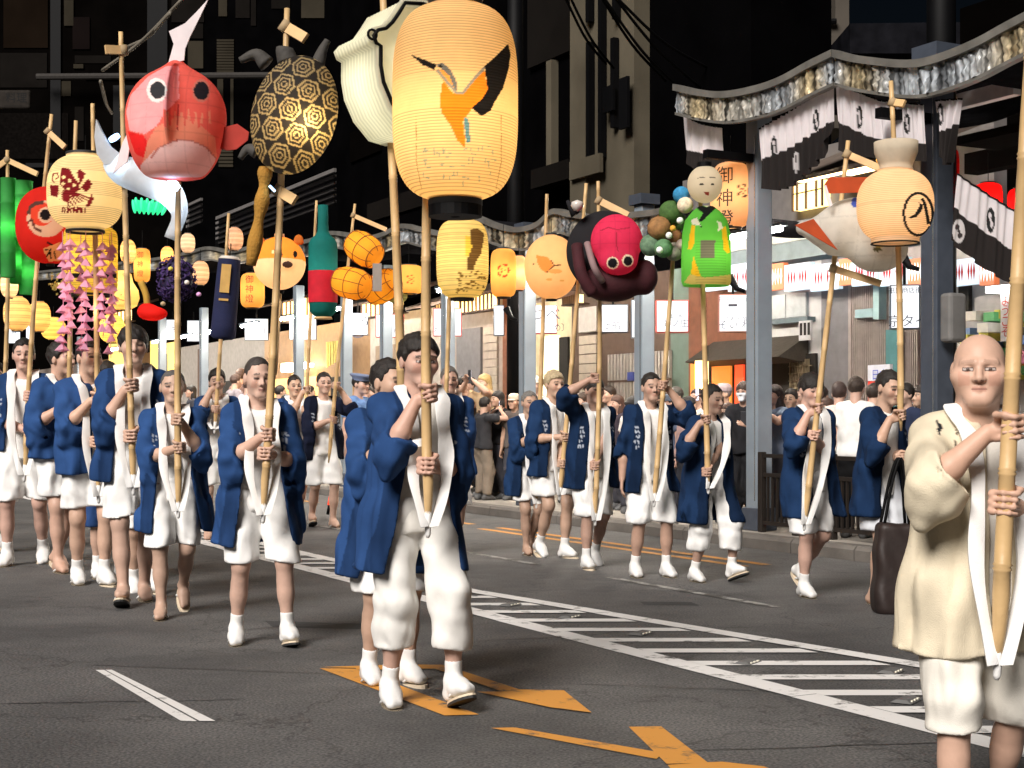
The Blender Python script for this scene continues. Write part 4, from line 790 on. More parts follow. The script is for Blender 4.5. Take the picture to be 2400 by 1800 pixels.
# the man in cream, nearest the camera
gb = np.array([(2283-CX)/FPX*4.56, 4.56, 0.])
pb_ = (W(2337, 1572, 4.26), W(2393, 560, 4.26))
bamboo('thick bamboo pole held by the bald man in cream', pb_[0], W(2420, 60, 4.26), .026, .018, [])
person('bald man in a cream jacket and white shorts at the right edge', gb, 1.56, 2, pole=pb_, arms={-1: ('pole', 1005, (-.75, -.1, -.8), .024), 1: ('pole', 1180, (.6, .2, -1), .024)}, hair='bald', top='cream', tcol=(.80, .70, .52), scol=(.66, .62, .56), hem=.655, flare=1.2, lhem=.41, lcol=(.82, .78, .70), fat=.016, belly=.02, head=(-20, 0), op=(.05, .04), ox=.045, vox=.72, feet=((-.11, -.10, 0, 0), (.12, .12, .03, -12)), sock=False, skin=1.12, sleeve=1.05, prints=BALDP)
# ------------------------------------------------------------------ paper lanterns and lantern figures
M_PAPER = mat('lantern_paper', vcol=True, rough=.85, var=.05, scale=12, spec=.1, trans=.62, bump=.06, bscale=120)
M_FIG = mat('painted_paper', vcol=True, rough=.75, var=.08, scale=14, spec=.15, trans=.35, bump=.12, bscale=60)
M_OPAQ = mat('painted_shell', vcol=True, rough=.6, var=.12, scale=14, spec=.3, bump=.15, bscale=60)
def barrel(label, cx, cy, w, h, Y, base, polys=(), ribs=0, p=3.2, rt=.35, nu=96, nv=80, power=0., lcol=(1, .66, .30), ringc=(.015, .015, .015), group='lit paper lanterns on poles', cat='paper lantern', rb=None, tilt=0., ly=0., name='paper_lantern', rings=True, string=.15, prof=None):
    c = W(cx, cy, Y); R_ = w/2/FPX*Y; Hh = h/2/FPX*Y; rb = rt if rb is None else rb
    o = thing(name, label, cat, c, group)
    sv = np.linspace(-1, 1, nv); r = np.maximum((1-np.abs(sv)**p)**(1/p), np.where(sv > 0, rt, rb))*R_
    if prof: r = np.interp(sv, [q[0] for q in prof], [q[1] for q in prof])*R_
    z = sv*Hh; ph = sv*ribs*math.pi
    if ribs: r = r+R_*.012*(np.abs(np.cos(ph))-.5)
    q = np.linspace(0, 2*math.pi, nu, endpoint=False)
    Vt = np.stack([(r[:, None]*np.cos(q)).ravel(), (r[:, None]*np.sin(q)).ravel(), np.repeat(z, nu)], -1)
    i, j = np.meshgrid(np.arange(nv-1), np.arange(nu), indexing='ij'); i, j = i.ravel(), j.ravel(); jn = (j+1) % nu
    F = np.stack([i*nu+j, i*nu+jn, (i+1)*nu+jn, (i+1)*nu+j], -1)
    C = printed(Vt+c, base, polys, c[1])
    if ribs: C *= np.repeat(np.where(np.abs(np.cos(ph)) < .32, .52, 1.), nu)[:, None]
    np_mesh('paper_shell', Vt, F, M_PAPER, o, True, C)
    if rings:
        for s_, k in ((1, rt), (-1, rb)):
            MB().lathe([(k*R_*1.03, 0), (k*R_*1.03, s_*Hh*.06), (k*R_*.9, s_*Hh*.06), (k*R_*.9, 0)], (0, 0, s_*Hh), 28).build('ring', M_('ring_%d' % int(ringc[0]*1000), ringc), o, True)
    if string: MB().tube([(0, 0, Hh*1.05), (0, 0, Hh+string)], .004, 6).build('cord', M_BLACK, o)
    if power: lamp('bulb', (0, 0, ly*Hh), power, lcol, min(.06, R_*.25), o)
    return o
def fig(o, name, f, lo, hi, h, col, m_=None, polys=(), c=None):
    V, F = surf(f, lo, hi, h); c = np.asarray(o.location) if c is None else c
    C = printed(V+c, col(V) if callable(col) else col, polys, c[1]+.02)
    if m_ is M_FIG: C *= (1-.13*((np.abs(np.sin(V[:, 2]*34)) < .11) | (np.abs(np.sin(V[:, 0]*26+.4)) < .09)))[:, None]   # wires under the paper
    return np_mesh(name, V, F, m_ or M_FIG, o, True, C)
def rel(o, px, py, dy=0.): c = np.asarray(o.location); return W(px, py, c[1]+dy)-c
BLK = (.012, .012, .014)
# kingfisher lantern
rg = random.Random(3); kp = [
    (z3((1540, 600), (1620, 690), (1680, 690), (1850, 520), (1875, 660), (1830, 740), (1760, 800), (1690, 900), (1700, 960), (1710, 1100), (1650, 1040), (1600, 930), (1530, 830), (1520, 740)), (.85, .26, .02)),
    (z3((1490, 515), (1560, 515), (1620, 600), (1655, 690), (1560, 625)), (.85, .38, .08)),
    (z3((2025, 325), (2045, 400), (2030, 500), (1990, 650), (1935, 740), (1895, 820), (1830, 860), (1755, 800), (1830, 735), (1875, 660), (1850, 490), (1940, 410)), BLK),
    (z3((1300, 402), (1400, 440), (1495, 478), (1478, 518), (1390, 480)), BLK), (z3((1488, 480), (1540, 462), (1600, 520), (1640, 590), (1652, 685), (1620, 640), (1590, 560), (1535, 512)), (.16, .17, .18)),
    (z3(*thick([(1500, 520), (1560, 590), (1640, 685), (1690, 690), (1760, 600), (1850, 500)], 22)), (.30, .30, .27)), (z3((1703, 868), (1732, 880), (1748, 1050), (1718, 1058), (1703, 960)), (.12, .28, .36)), (z3(*disc(1525, 490, 13)), (.02, .02, .02))]
for i in range(46):
    x, y = rg.uniform(1390, 1930), rg.uniform(1080, 1340); a = rg.choice([(rg.uniform(15, 40), rg.uniform(-8, 8)), (rg.uniform(-6, 6), rg.uniform(20, 60))]); kp.append((z3(*thick([(x, y), (x+a[0], y+a[1])], 9)), (.38, .42, .30)))
for x in (1345, 1975): kp.append((z3(*thick([(x, 850), (x, 1200), (x+40*(1 if x < 1500 else -1), 1400)], 5)), (.40, .26, .10)))
LK = barrel('huge amber ribbed lantern painted with a flying kingfisher', 1067, 241, 293, 455, 6.35, (.87, .62, .32), kp, ribs=34, p=3.4, rt=.42, nu=290, nv=272, power=9.5, ly=-.25, lcol=(1, .68, .30))
c = np.asarray(LK.location)
MB().lathe([(.02, 0), (.115, .0), (.115, -.05), (.02, -.05)], (0, 0, -.44), 24).build('base', M_BLACK, LK)
MB().lathe([(.02, .44), (.12, .44), (.11, .60), (.02, .60)], (0, 0, 0), 24).build('top_cap', mat('cap_grey', (.2, .19, .18), .5), LK, True)
MB().tube([(0, 0, .6), (-.03, .1, 1.0)], .01, 8).build('hanger', M_LATH, LK)
# white helmet lantern: a thick outline shape seen from its side
o = thing('helmet_lantern', 'white helmet-shaped lantern with a dark outline behind the kingfisher lantern', 'paper lantern', W(950, 180, 6.95), None, R(33))
half = [(0, .315), (.10, .305), (.135, .25), (.17, .20), (.205, .165), (.25, .15), (.275, .12), (.26, .085), (.235, .075), (.235, -.02), (.22, -.10), (.17, -.20), (.09, -.28), (0, -.295)]
ol = [(x, z) for x, z in half]+[(-x, z) for x, z in half[-2:0:-1]]; n = len(ol); rows = []
for y, k in ((-.13, .90), (-.16, .93), (-.165, 1.0), (-.15, 1.02)): rows.append([(x*k, y, z*k+.01) for x, z in ol+ol[:1]])
for i, y in enumerate(np.linspace(-.13, .2, 23)): rows.append([(x*(1.0+.008*(i % 2)), y, z*(1.0+.008*(i % 2))) for x, z in ol+ol[:1]])
m = MB(); m.grid(rows); C = np.tile(np.array((.82, .79, .66), np.float32), (len(m.v), 1)); C[np.repeat(np.arange(len(rows)) % 2, n+1) == 1] *= .72
m.build('side', M_PAPER, o, True, C)
m = MB(); m.add([(x*.9, -.132-.03*0, z*.9+.01) for x, z in ol], [tuple(range(n))[::-1]]); m.build('face', mat('face_paper', (.66, .60, .44), .9, var=.1, trans=.5), o)
m = MB(); m.add([(x, .2, z) for x, z in ol], [tuple(range(n))]); m.build('back', mat('back_paper', (.7, .66, .5), .9, trans=.5), o)
m = MB(); m.tube([(x*.93, -.168, z*.93+.01) for x, z in ol+ol[:1]], .009, 6); m.build('outline', M_BLACK, o, True)
m = MB(); m.tube([(-.262+.022*math.cos(q), -.168, .125+.022*math.sin(q)) for q in np.linspace(0, 6.28, 12)], .006, 6); m.build('ear_loop', M_BLACK, o, True)
lamp('bulb', (-.02, .03, -.02), 5.5, (.85, .95, .8), .06, o)
# turtle
o = thing('turtle_lantern', 'black and gold turtle lantern with hexagon shell and ochre straw tail', 'turtle lantern', W(690, 270, 8.2)); s_ = FPX/8.2; tl = R(-15)
rt2 = np.array([[math.cos(tl), 0, math.sin(tl)], [0, 1, 0], [-math.sin(tl), 0, math.cos(tl)]], np.float32)
def shell_col(V):
    q = V@rt2.T; u, v = q[:, 0]*s_/2400*1.0, q[:, 2]*s_/2400; g = .0245; C = np.tile(np.array((.014, .013, .016), np.float32), (len(V), 1))
    bu = u/g*(1+.10*(u/.05)**2); bv = v/g; bd = np.full(len(V), 9.); 
    for r_ in range(-6, 7):
        for cc in range(-5, 6):
            hx, hy = cc+(.5 if r_ % 2 else 0), r_*.90; a, b = np.abs(bu-hx), np.abs(bv-hy); bd = np.minimum(bd, np.maximum(b*.98, a*.90+b*.45))
    ln = (np.abs(bd-.385) < .036) | (np.abs(bd-.235) < .028) | (np.abs(bd-.10) < .025); C[ln] = (.30, .25, .16); return C
fs = lambda P: ell(P@rt2.T, (0, 0, 0), (.235, .17, .335))
fig(o, 'shell', fs, (-.33, -.24, -.42), (.33, .24, .42), .0075, shell_col, mat('turtle_paper', vcol=True, rough=.7, trans=.6, var=.05))
lamp('bulb', (.06, -.09, -.06), 12, (1, .58, .06), .03, o)
for nm, a, b, c_, r0, r1 in (('flipper', (625, 150), (600, 128), (562, 142), .05, .018), ('flipper', (745, 150), (755, 120), (768, 94), .04, .018), ('head', (675, 145), (668, 120), (668, 112), .06, .045), ('flipper', (600, 355), (580, 350), (562, 372), .04, .015)):
    m = MB().tube(ribbon_path([rel(o, *a), rel(o, *b), rel(o, *c_)], 6), list(np.linspace(r0, r1, 12)) if True else r0, 10); m.build(nm, mat('turtle_skin', (.05, .045, .04), .8, var=.4, bump=.6, bscale=40), o, True)
pts = ribbon_path([rel(o, 622, 392, .05), rel(o, 617, 450, .05), rel(o, 604, 530, .05), rel(o, 588, 622, .05)], 6); MB().tube(pts, [.035+.008*math.sin(i) for i in range(len(pts))], 10).build('straw_tail', mat('ochre_straw', (.38, .19, .03), .9, bump=.9, bscale=80), o, True)
MB().tube([rel(o, 640, 440), rel(o, 636, 444)], .022, 10).build('blue_lamp', glow('blue_led', (.45, .7, 1.), 3.), o, True)
# red sea bream
o = thing('sea_bream_lantern', 'red sea bream head lantern with round black eyes and a white tail fin', 'fish lantern', W(412, 290, 9.3)); k = 9.3/FPX
def fbream(P):
    d = ell(P, (-.01, .05, .05), (118*k, .26, 118*k)); d = smin(d, ell(P, (-.01, .02, -.14), (100*k, .27, 95*k)), .10)
    d = smax(d, -(P[:, 2]+.335), .02); d = smin(d, cap(P, (.005, .0, .25), (-.01, .06, .42), .09, .03), .08); d = smin(d, np.maximum(np.abs(P[:, 0]-.012)-.012, np.sqrt((P[:, 1]+.02)**2+(P[:, 2]-.05)**2)-.32), .02)
    return d
LIP, PINK, RD = (.76, .58, .56), (.90, .38, .40), (.74, .13, .10)
bp = [(z1((1090, 960), (1130, 820), (1280, 660), (1440, 570), (1545, 570), (1548, 860), (1440, 960), (1350, 1090), (1250, 1160), (1120, 1130)), PINK),
      (z1((1555, 570), (1760, 600), (1880, 760), (1950, 960), (1950, 1090), (1870, 1180), (1700, 1080), (1540, 1130), (1350, 1090), (1440, 960), (1550, 850)), RD), (z1((1100, 1130), (1240, 1170), (1280, 1240), (1250, 1370), (1170, 1330)), (.7, .02, .02)),
      (z1((1340, 1100), (1540, 1000), (1720, 1070), (1860, 1190), (1880, 1390), (1230, 1420), (1270, 1240)), (.74, .27, .17)), (z1((1215, 1430), (1330, 1300), (1480, 1225), (1620, 1210), (1760, 1260), (1860, 1370), (1870, 1545), (1215, 1545)), LIP)]
bp += [(z1(*disc(1355, 780, 88, 108)), (.85, .84, .82)), (z1(*disc(1362, 780, 66, 76)), (.03, .035, .04)), (z1(*disc(1740, 785, 76, 100)), (.55, .20, .15)), (z1(*disc(1740, 785, 66, 80)), (.015, .015, .02)), (z1(*thick([(1300, 1370), (1370, 1280), (1500, 1215), (1640, 1210), (1780, 1270), (1868, 1370)], 12)), (.45, .18, .15)), (z1(*thick([(1538, 900), (1535, 1220)], 8)), (.3, .02, .02))]
for i in range(14): x = 1420+i*30; bp.insert(4, (z1(*thick([(x, 960+rg.uniform(-20, 20)), (x+rg.uniform(-15, 15), 1080+rg.uniform(-20, 50))], 20)), (.74, .27, .17) if i % 2 else RD))
fig(o, 'head', fbream, (-.40, -.34, -.38), (.40, .40, .50), .0085, RD, M_FIG, bp); lamp('bulb', (-.12, .02, 0), 3.2, (1, .75, .6), .06, o)
m = MB(); A = [rel(o, *q) for q in z1((1450, 560), (1500, 380), (1460, 270), (1600, 200), (1700, 100), (1800, -10), (1720, 160), (1640, 320), (1600, 420), (1590, 520))]
m.prism(A[::-1], (0, .012, 0)); m.build('tail_fin', mat('fin_white', (.85, .76, .77), .8, var=.1, trans=.12), o)
for nm, L_, mm in (('side_fin', z1((1930, 1100), (2050, 1070), (2150, 1140), (2140, 1210), (2040, 1290), (1960, 1300), (1900, 1280)), mat('fin_red', (.60, .07, .05), .8, trans=.4)), ('side_fin', z1((1110, 1130), (1060, 1230), (975, 1500), (1100, 1400), (1120, 1260)), MC['fin_white'])):
    m = MB(); m.prism([rel(o, *q, .02) for q in L_], (0, .012, 0)); m.build(nm, mm, o)
MB().lathe([(.03, 0), (.05, -.03), (.03, -.06), (0, -.06)], rel(o, 404, 425, .05), 14).build('blue_lamp', glow('blue_led2', (.5, .72, 1.), 6.), o, True)
# silver fish behind it
o = thing('silver_fish_lantern', 'pale silver fish lantern curving behind the red sea bream, blue lamps inside', 'fish lantern', W(330, 420, 10.1))
pts = ribbon_path([rel(o, 262, 380), rel(o, 290, 400, .1), rel(o, 345, 420, .1), rel(o, 395, 450, .05), rel(o, 420, 500), rel(o, 400, 560)], 6); n = len(pts)
MB().tube(pts, [.045+.07*math.sin(math.pi*min(1, i/(n-1)+.12)) for i in range(n)], 18).build('body', mat('silver_paper', (.74, .76, .78), .6, var=.15, trans=.5), o, True)
m = MB(); m.prism([rel(o, *q) for q in z1((830, 1030), (870, 1120), (950, 1260), (1040, 1330), (1060, 1250), (1090, 1320), (1010, 1420), (900, 1420), (835, 1330), (815, 1180))][::-1], (0, .05, 0)); m.build('tail', MC['silver_paper'], o)
lamp('bulb', rel(o, 400, 460), 3.5, (.3, .62, 1.), .03, o); lamp('bulb', rel(o, 285, 385), 2.0, (.3, .62, 1.), .03, o)
MB().tube([rel(o, 266, 320), rel(o, 270, 326)], .04, 12).build('blue_lamp', glow('blue_led3', (.35, .62, 1.), 3.5), o, True)
# crest lantern
MR = (.17, .012, .02); fp = [(z2((530, 155), (600, 168), (640, 240), (690, 300), (692, 350), (620, 392), (560, 350), (518, 300)), MR), (z2((662, 200), (690, 170), (738, 210), (722, 250), (690, 305), (678, 250)), MR), (z2((738, 275), (768, 255), (797, 300), (772, 350), (742, 370), (700, 330)), MR), (z2((430, 310), (505, 310), (500, 415), (440, 400)), MR), (z2(*thick([(470, 290), (450, 260), (460, 210), (495, 205), (505, 240), (480, 260)], 12)), MR)]
for q in ((550, 240), (600, 270), (640, 310), (545, 295), (590, 345)): fp.append((z2(*disc(q[0], q[1], 15)), (.88, .73, .46)))
for i in range(7): fp.append((z2(*thick([(560+i*14, 395-i*4), (600+i*30, 500-i*12)], 13)), MR)); fp.append((z2(*thick([(515+i*13, 350), (520+i*14, 440+i*4)], 8)), MR))
fp += [(z2((795, 380), (810, 430), (780, 490), (740, 500), (760, 440)), MR)]
for i in range(12): x = 545+i*17; fp.append((z2(*thick([(x, 500+rg.uniform(-8, 8)), (x+rg.uniform(-14, 14), 548)], 13)), MR))
barrel('round cream lantern with a dark red butterfly crest', 200, 452, 174, 176, 11.15, (.88, .73, .46), fp, ribs=22, p=2.7, rt=.5, nu=150, nv=130, power=6, lcol=(1, .72, .32))
# daruma
WH = (.72, .58, .42)
fp = [(z2(*disc(400, 600, 170, 160)), WH), (z2(*disc(360, 560, 100, 105)), (.70, .08, .04)), (z2(*disc(395, 568, 66, 70)), WH), (z2(*disc(392, 566, 48, 48)), BLK), (z2(*thick([(250, 560), (260, 500), (310, 465), (380, 460)], 34)), (.10, .06, .05)), (z2(*thick([(240, 640), (270, 600), (300, 680), (360, 710)], 22)), (.12, .05, .04)), (z2((370, 860), (520, 800), (560, 960), (420, 970)), (.75, .48, .2)), (z2(*thick([(405, 800), (450, 830)], 18)), BLK), (z2(*thick([(390, 870), (440, 860), (400, 930)], 16)), BLK), (z2(*thick([(430, 880), (440, 945)], 14)), BLK), (z2(*thick([(470, 880), (480, 950)], 12)), BLK)]
barrel('red daruma lantern with a staring eye at the left', 118, 528, 156, 180, 12.7, (.62, .03, .022), fp, p=2.3, rt=.12, nu=130, nv=110, power=3.6, lcol=(1, .6, .35), cat='daruma lantern')
# green bamboo shoots
o = thing('green_bamboo_lantern', 'bundle of four glowing green bamboo tubes at the left edge', 'bamboo lantern', W(45, 550, 14.0))
gm = mat('green_paper', (.06, .42, .09), .7, var=.15, trans=.5)
for i, (x, a, b, w_) in enumerate(((19, 418, 650, 17), (54, 425, 560, 22), (38, 560, 665, 14), (66, 590, 690, 20))):
    p0, p1 = rel(o, x, b, i*.06), rel(o, x, a, i*.06); r_ = w_*14/FPX; L = np.linalg.norm(p1-p0); d = (p1-p0)/L; nn = 4
    pts, rs = [], []
    for q in range(nn+1):
        for dz, k_ in ((-.01, 1.), (0, 1.06), (.01, 1.)): pts.append(p0+d*min(max(q*L/nn+dz, 0), L)); rs.append(r_*k_)
    MB().tube(pts, rs, 16, caps=False).build('bamboo_tube', gm, o, True); lamp('bulb', (p0+p1)/2, 1.3, (.4, 1, .45), .03, o)
# yellow cylinder lantern and the pink streamers
barrel('yellow cylinder lantern with a black band behind the pink streamers', 212, 612, 124, 155, 12.2, (.86, .60, .10), [([(140, 640), (290, 640), (290, 652), (140, 652)], BLK)], ribs=20, p=8, rt=.8, nu=80, nv=110, power=4.5, lcol=(1, .75, .3))
o = thing('pink_crane_streamers', 'pink folded-paper streamers hanging in strings below the crest lantern', 'paper streamers', W(205, 560, 11.3))
pm = mat('pink_paper', (.85, .42, .58), .85, var=.15, trans=.45); cone = None; rg2 = random.Random(8)
for i in range(9):
    a = i/9*6.283; x0 = math.cos(a)*.185; y0 = math.sin(a)*.16; n = 11 if i % 2 else 9; L = .0
    MB().tube([(x0, y0, .05), (x0+.01, y0, -.05-n*.078)], .003, 5).build('string', pm, o)
    for j in range(n):
        m = MB(); r_ = .040+.018*rg2.random(); a0 = rg2.uniform(0, 6); zt = -.02-j*.078+rg2.uniform(-.02, .02); xs = x0+rg2.uniform(-.012, .012)
        rim = [(xs+r_*math.cos(a0+q), y0+r_*math.sin(a0+q), zt-.062+.008*math.cos(3*q)) for q in (0, 1.57, 3.14, 4.71)]
        m.add([(xs, y0, zt)]+rim, [(0, 1, 2), (0, 2, 3), (0, 3, 4), (0, 4, 1)]); m.build('paper_crane', pm, o)
lamp('bulb', (0, 0, -.55), 3., (1, .7, .45), .05, o)
# gourd face, green leaves, red hat, gold tassel
barrel('pale yellow gourd lantern with a drawn smile', 288, 680, 76, 92, 16.0, (.85, .60, .26), [(z2(*thick([(1000, 1278), (1040, 1300), (1090, 1310), (1110, 1306)], 8)), (.25, .12, .05)), (z2(*disc(1046, 1258, 8, 4)), (.2, .1, .05))], p=2.2, rt=.15, nu=90, nv=80, power=5, lcol=(1, .72, .3), prof=[(-1, .4), (-.8, .85), (-.4, 1), (0, .93), (.4, .62), (.8, .52), (1, .3)])
o = thing('green_leaf_lantern', 'glowing green leaf cluster behind the silver fish', 'leaf lantern', W(345, 485, 15.)); gl = glow('green_leaf', (.03, .75, .28), .75)
for i in range(13): x = 314+i*6; y = 484+.5*i; V, F = surf(lambda P: ell(P, (0, 0, 0), (.02, .02, .075)), (-.03, -.03, -.1), (.03, .03, .1), .008); q = np_mesh('leaf', V, F, gl, o, True); q.location = rel(o, x, y-(i % 2)*6, (i % 3)*.04); q.rotation_euler = (0, R(-10+i*3), 0)
o = thing('red_cap_lantern', 'red cap-shaped lantern with yellow stem below the purple ball', 'paper lantern', W(358, 735, 15.5)); kk = 15.5/FPX
fig(o, 'cap', lambda P: smin(ell(P, (0, 0, 0), (34*kk, .12, 17*kk)), ell(P, (-.06, 0, .04), (.09, .09, .07)), .05), (-.22, -.18, -.12), (.22, .18, .14), .012, (.65, .02, .015), M_FIG); lamp('bulb', (0, 0, 0), 1.2, (1, .6, .4), .03, o)
MB().tube(ribbon_path([rel(o, 345, 716), rel(o, 342, 690), rel(o, 330, 660)], 5), .035, 8).build('stem', mat('stem_ochre', (.55, .32, .05), .8), o, True)
o = thing('gold_tassel', 'clump of gold tinsel beside the leftmost poles', 'tassel', W(138, 668, 13.5)); m = MB()
for i in range(60): a = np.array([rg2.gauss(0, .04), rg2.gauss(0, .04), rg2.gauss(0, .04)]); m.box(a, .02, .006, .016, (nrm([1, rg2.uniform(-1, 1), rg2.uniform(-1, 1)]), np.array([0, 1., 0]), np.array([0, 0, 1.])))
q = m.build('tinsel', mat('tinsel', (.65, .48, .12), .3, .7), o); q['kind'] = 'stuff'
# purple flower ball
o = thing('purple_flower_ball', 'dark purple flower ball with white and yellow dots', 'flower lantern', W(412, 655, 13.2)); m = MB(); rg3 = random.Random(4)
for i in range(420):
    d = nrm([rg3.gauss(0, 1), rg3.gauss(0, 1), rg3.gauss(0, 1.1)]); p_ = d*np.array([.17, .15, .20])*rg3.uniform(.86, 1.08); a = nrm(np.cross(d, [rg3.gauss(0, 1), rg3.gauss(0, 1), rg3.gauss(0, 1)])); b = np.cross(d, a); w_ = .026
    m.add([p_-a*w_, p_+b*w_*.6+d*.012, p_+a*w_, p_-b*w_*.6+d*.012], [(0, 1, 2, 3)])
q = m.build('petals', mat('purple_petal', (.055, .028, .13), .8, var=.4), o); q['kind'] = 'stuff'
fig(o, 'core', lambda P: ell(P, (0, 0, 0), (.15, .13, .18)), (-.2, -.2, -.24), (.2, .2, .24), .02, (.02, .015, .05), M_OPAQ)
for x, y, cc in ((438, 662, (.9, .85, .8)), (466, 690, (.8, .4, .75)), (400, 630, (.7, .6, .1)), (382, 712, (.7, .55, .35))): MB().lathe([(0, -.022), (.018, -.014), (.024, 0), (.018, .014), (0, .022)], rel(o, x, y, -.17), 12).build('pompom', M_('pompom_%d' % x, cc), o, True)
# dark blue banner lantern
o = thing('blue_banner_lantern', 'long dark blue tube lantern with a gold strip, hanging askew', 'banner lantern', W(530, 700, 15.6)); k = 15.6/FPX; o.rotation_euler = (0, R(5), 0)
m = MB(); m.lathe([(26*k, 92*k), (27*k, 60*k), (28*k, 0), (29*k, -60*k), (30*k, -88*k), (22*k, -95*k)], (0, 0, 0), 20); m.build('tube', mat('indigo_cloth', (.010, .014, .055), .9, var=.2, bump=.4, bscale=90), o, True)
MB().lathe([(0, 8*k), (20*k, 6*k), (26*k, 0), (20*k, -5*k)], (0, 0, 93*k), 20).build('top_cover', mat('cover_white', (.62, .56, .5), .6), o, True)
for z0, z1_, in ((12, 78), (-7, -2)): MB().box((0, -29.5*k, (z0+z1_)/2*k), 22*k, .006, (z1_-z0)*k).build('gold_strip', mat('gold_cloth', (.50, .30, .08), .6), o)
MB().tube([(0, 0, 98*k), (0, 0, 130*k)], .006, 6).build('cord', M_BLACK, o)
# shiba dog head
o = thing('dog_head_lantern', 'round orange and cream dog head lantern on a stick', 'dog lantern', W(655, 617, 14.6)); k = 14.6/FPX
dc = lambda V: np.where((V[:, 2:3] > .03-.05*np.abs(V[:, :1]-.03)) , np.array([[.80, .30, .05]]), np.array([[.82, .62, .42]])).astype(np.float32)
fig(o, 'head', lambda P: smin(ell(P, (0, 0, 0), (61*k, 58*k, 62*k)), ell(P, (.10, -.20, -.03), (.075, .07, .055)), .03), (-.3, -.32, -.3), (.3, .28, .3), .009, dc, M_PAPER, [(disc(656, 596, 6, 8), BLK), (disc(692, 596, 5, 8), BLK), (disc(674, 620, 12, 8), (.05, .03, .03)), (disc(640, 590, 4), (.85, .65, .4))])
lamp('bulb', (0, 0, 0), 6, (1, .7, .4), .05, o); MB().tube([(0, .05, -.26), (-.05, .06, -1.1)], .018, 10).build('stick', M_BAM, o, True); MB().lathe([(.05, .0), (.05, .03), (0, .03)], (0, 0, .26), 12).build('cap', M_LATH, o); MB().lathe([(.04, -.03), (.05, 0), (0, 0.01)], (0, 0, -.27), 12).build('base', M_BLACK, o)
for x, y in ((612, 566), (700, 560)): q = fig(o, 'ear', lambda P: smax(ell(P, (0, 0, 0), (.05, .03, .07)), -(P[:, 2]+.03), .01), (-.07, -.05, -.06), (.07, .05, .09), .01, (.78, .30, .06), M_PAPER, (), np.array([9., 9., 9.])); q.location = rel(o, x, y+6, -.04)
# bottle
o = thing('bottle_lantern', 'teal bottle-shaped lantern with a red label', 'bottle lantern', W(757, 612, 17.6)); k = 17.6/FPX
pf = [(0, -130), (20, -129), (31, -118), (34, -90), (34, 30), (33, 42), (28, 52), (18, 60), (13, 70), (12, 90), (12, 131), (9, 131)]
m = MB(); m.lathe([(max(r_, .01)*k, z*k) for r_, z in pf], (0, 0, 0), 28); cc = np.tile(np.array((.012, .17, .15), np.float32), (len(m.v), 1)); m.build('bottle', M_FIG, o, True, cc)
m = MB(); m.lathe([(34.6*k, -98*k), (34.6*k, -24*k)], (0, 0, 0), 28); m.build('label', mat('red_label', (.62, .012, .03), .8, trans=.2), o, True); m = MB(); m.lathe([(20*k, -131*k), (22*k, -136*k), (0, -137*k)], (0, 0, 0), 20); m.build('base', M_LATH, o, True); lamp('bulb', (0, 0, -.1), 3.5, (1, .9, .8), .05, o)
# straw bales
o = thing('straw_bale_lantern', 'three yellow straw-bale lanterns tied with brown cord', 'bale lantern', W(860, 625, 17.2)); k = 17.2/FPX; ym = mat('bale_yellow', (.82, .40, .03), .8, var=.08, trans=.5)
for x, y, dx, dz, dy in ((853, 584, .75, -.55, -.1), (824, 664, .93, -.25, -.1), (896, 672, .6, .3, .15)):
    d = nrm([dx, -.45, dz]); a = nrm(np.cross(d, [0, 1, 0])); b = np.cross(d, a); cc = rel(o, x, y, dy); L = .22; m = MB(); pr = [(-1, .55), (-.85, .8), (-.5, .97), (0, 1), (.5, .97), (.85, .8), (1, .55)]
    m.tube([cc+d*q*L for q, _ in pr], [.18*w_ for _, w_ in pr], 20); bo = m.build('bale', ym, o, True); m = MB()
    for q, w_ in pr[1:-1:2]: m.tube([cc+d*q*L+(a*math.cos(z)+b*math.sin(z))*.184*w_ for z in np.linspace(0, 6.283, 22)], .0055, 5, False)
    for z in np.linspace(0, 6.283, 8, endpoint=False): m.tube([cc+d*q*L+(a*math.cos(z)+b*math.sin(z))*.184*w_ for q, w_ in pr], .0045, 5, False)
    q = m.build('cord_net', mat('brown_cord', (.25, .09, .02), .9), bo, True); q['kind'] = 'stuff'; lamp('bulb', cc, 2.6, (1, .75, .35), .04, o)
m = MB(); m.box(rel(o, 884, 650, -.28), 21*k, .012, 64*k); m.build('wooden_tag', mat('tag_grey', (.28, .24, .21), .8), o)
# cormorant lantern
fp = [(z5((330, 560), (400, 570), (410, 660), (370, 740), (330, 740)), (.88, .62, .10)), (z5((370, 510), (440, 497), (495, 540), (492, 600), (470, 720), (425, 790), (405, 860), (345, 860), (350, 770), (392, 660), (372, 560)), (.14, .08, .03))]
for i in range(55): x, y = rg.uniform(235, 520), rg.uniform(870, 1065); fp.append((z5(*disc(x, y, rg.uniform(6, 20), rg.uniform(4, 10))), (.22, .13, .03)))
barrel('yellow ribbed lantern painted with a perched cormorant', 1084, 607, 122, 184, 13.8, (.88, .70, .30), fp, ribs=26, p=3.6, rt=.45, nu=90, nv=140, power=5.5, lcol=(1, .78, .36))
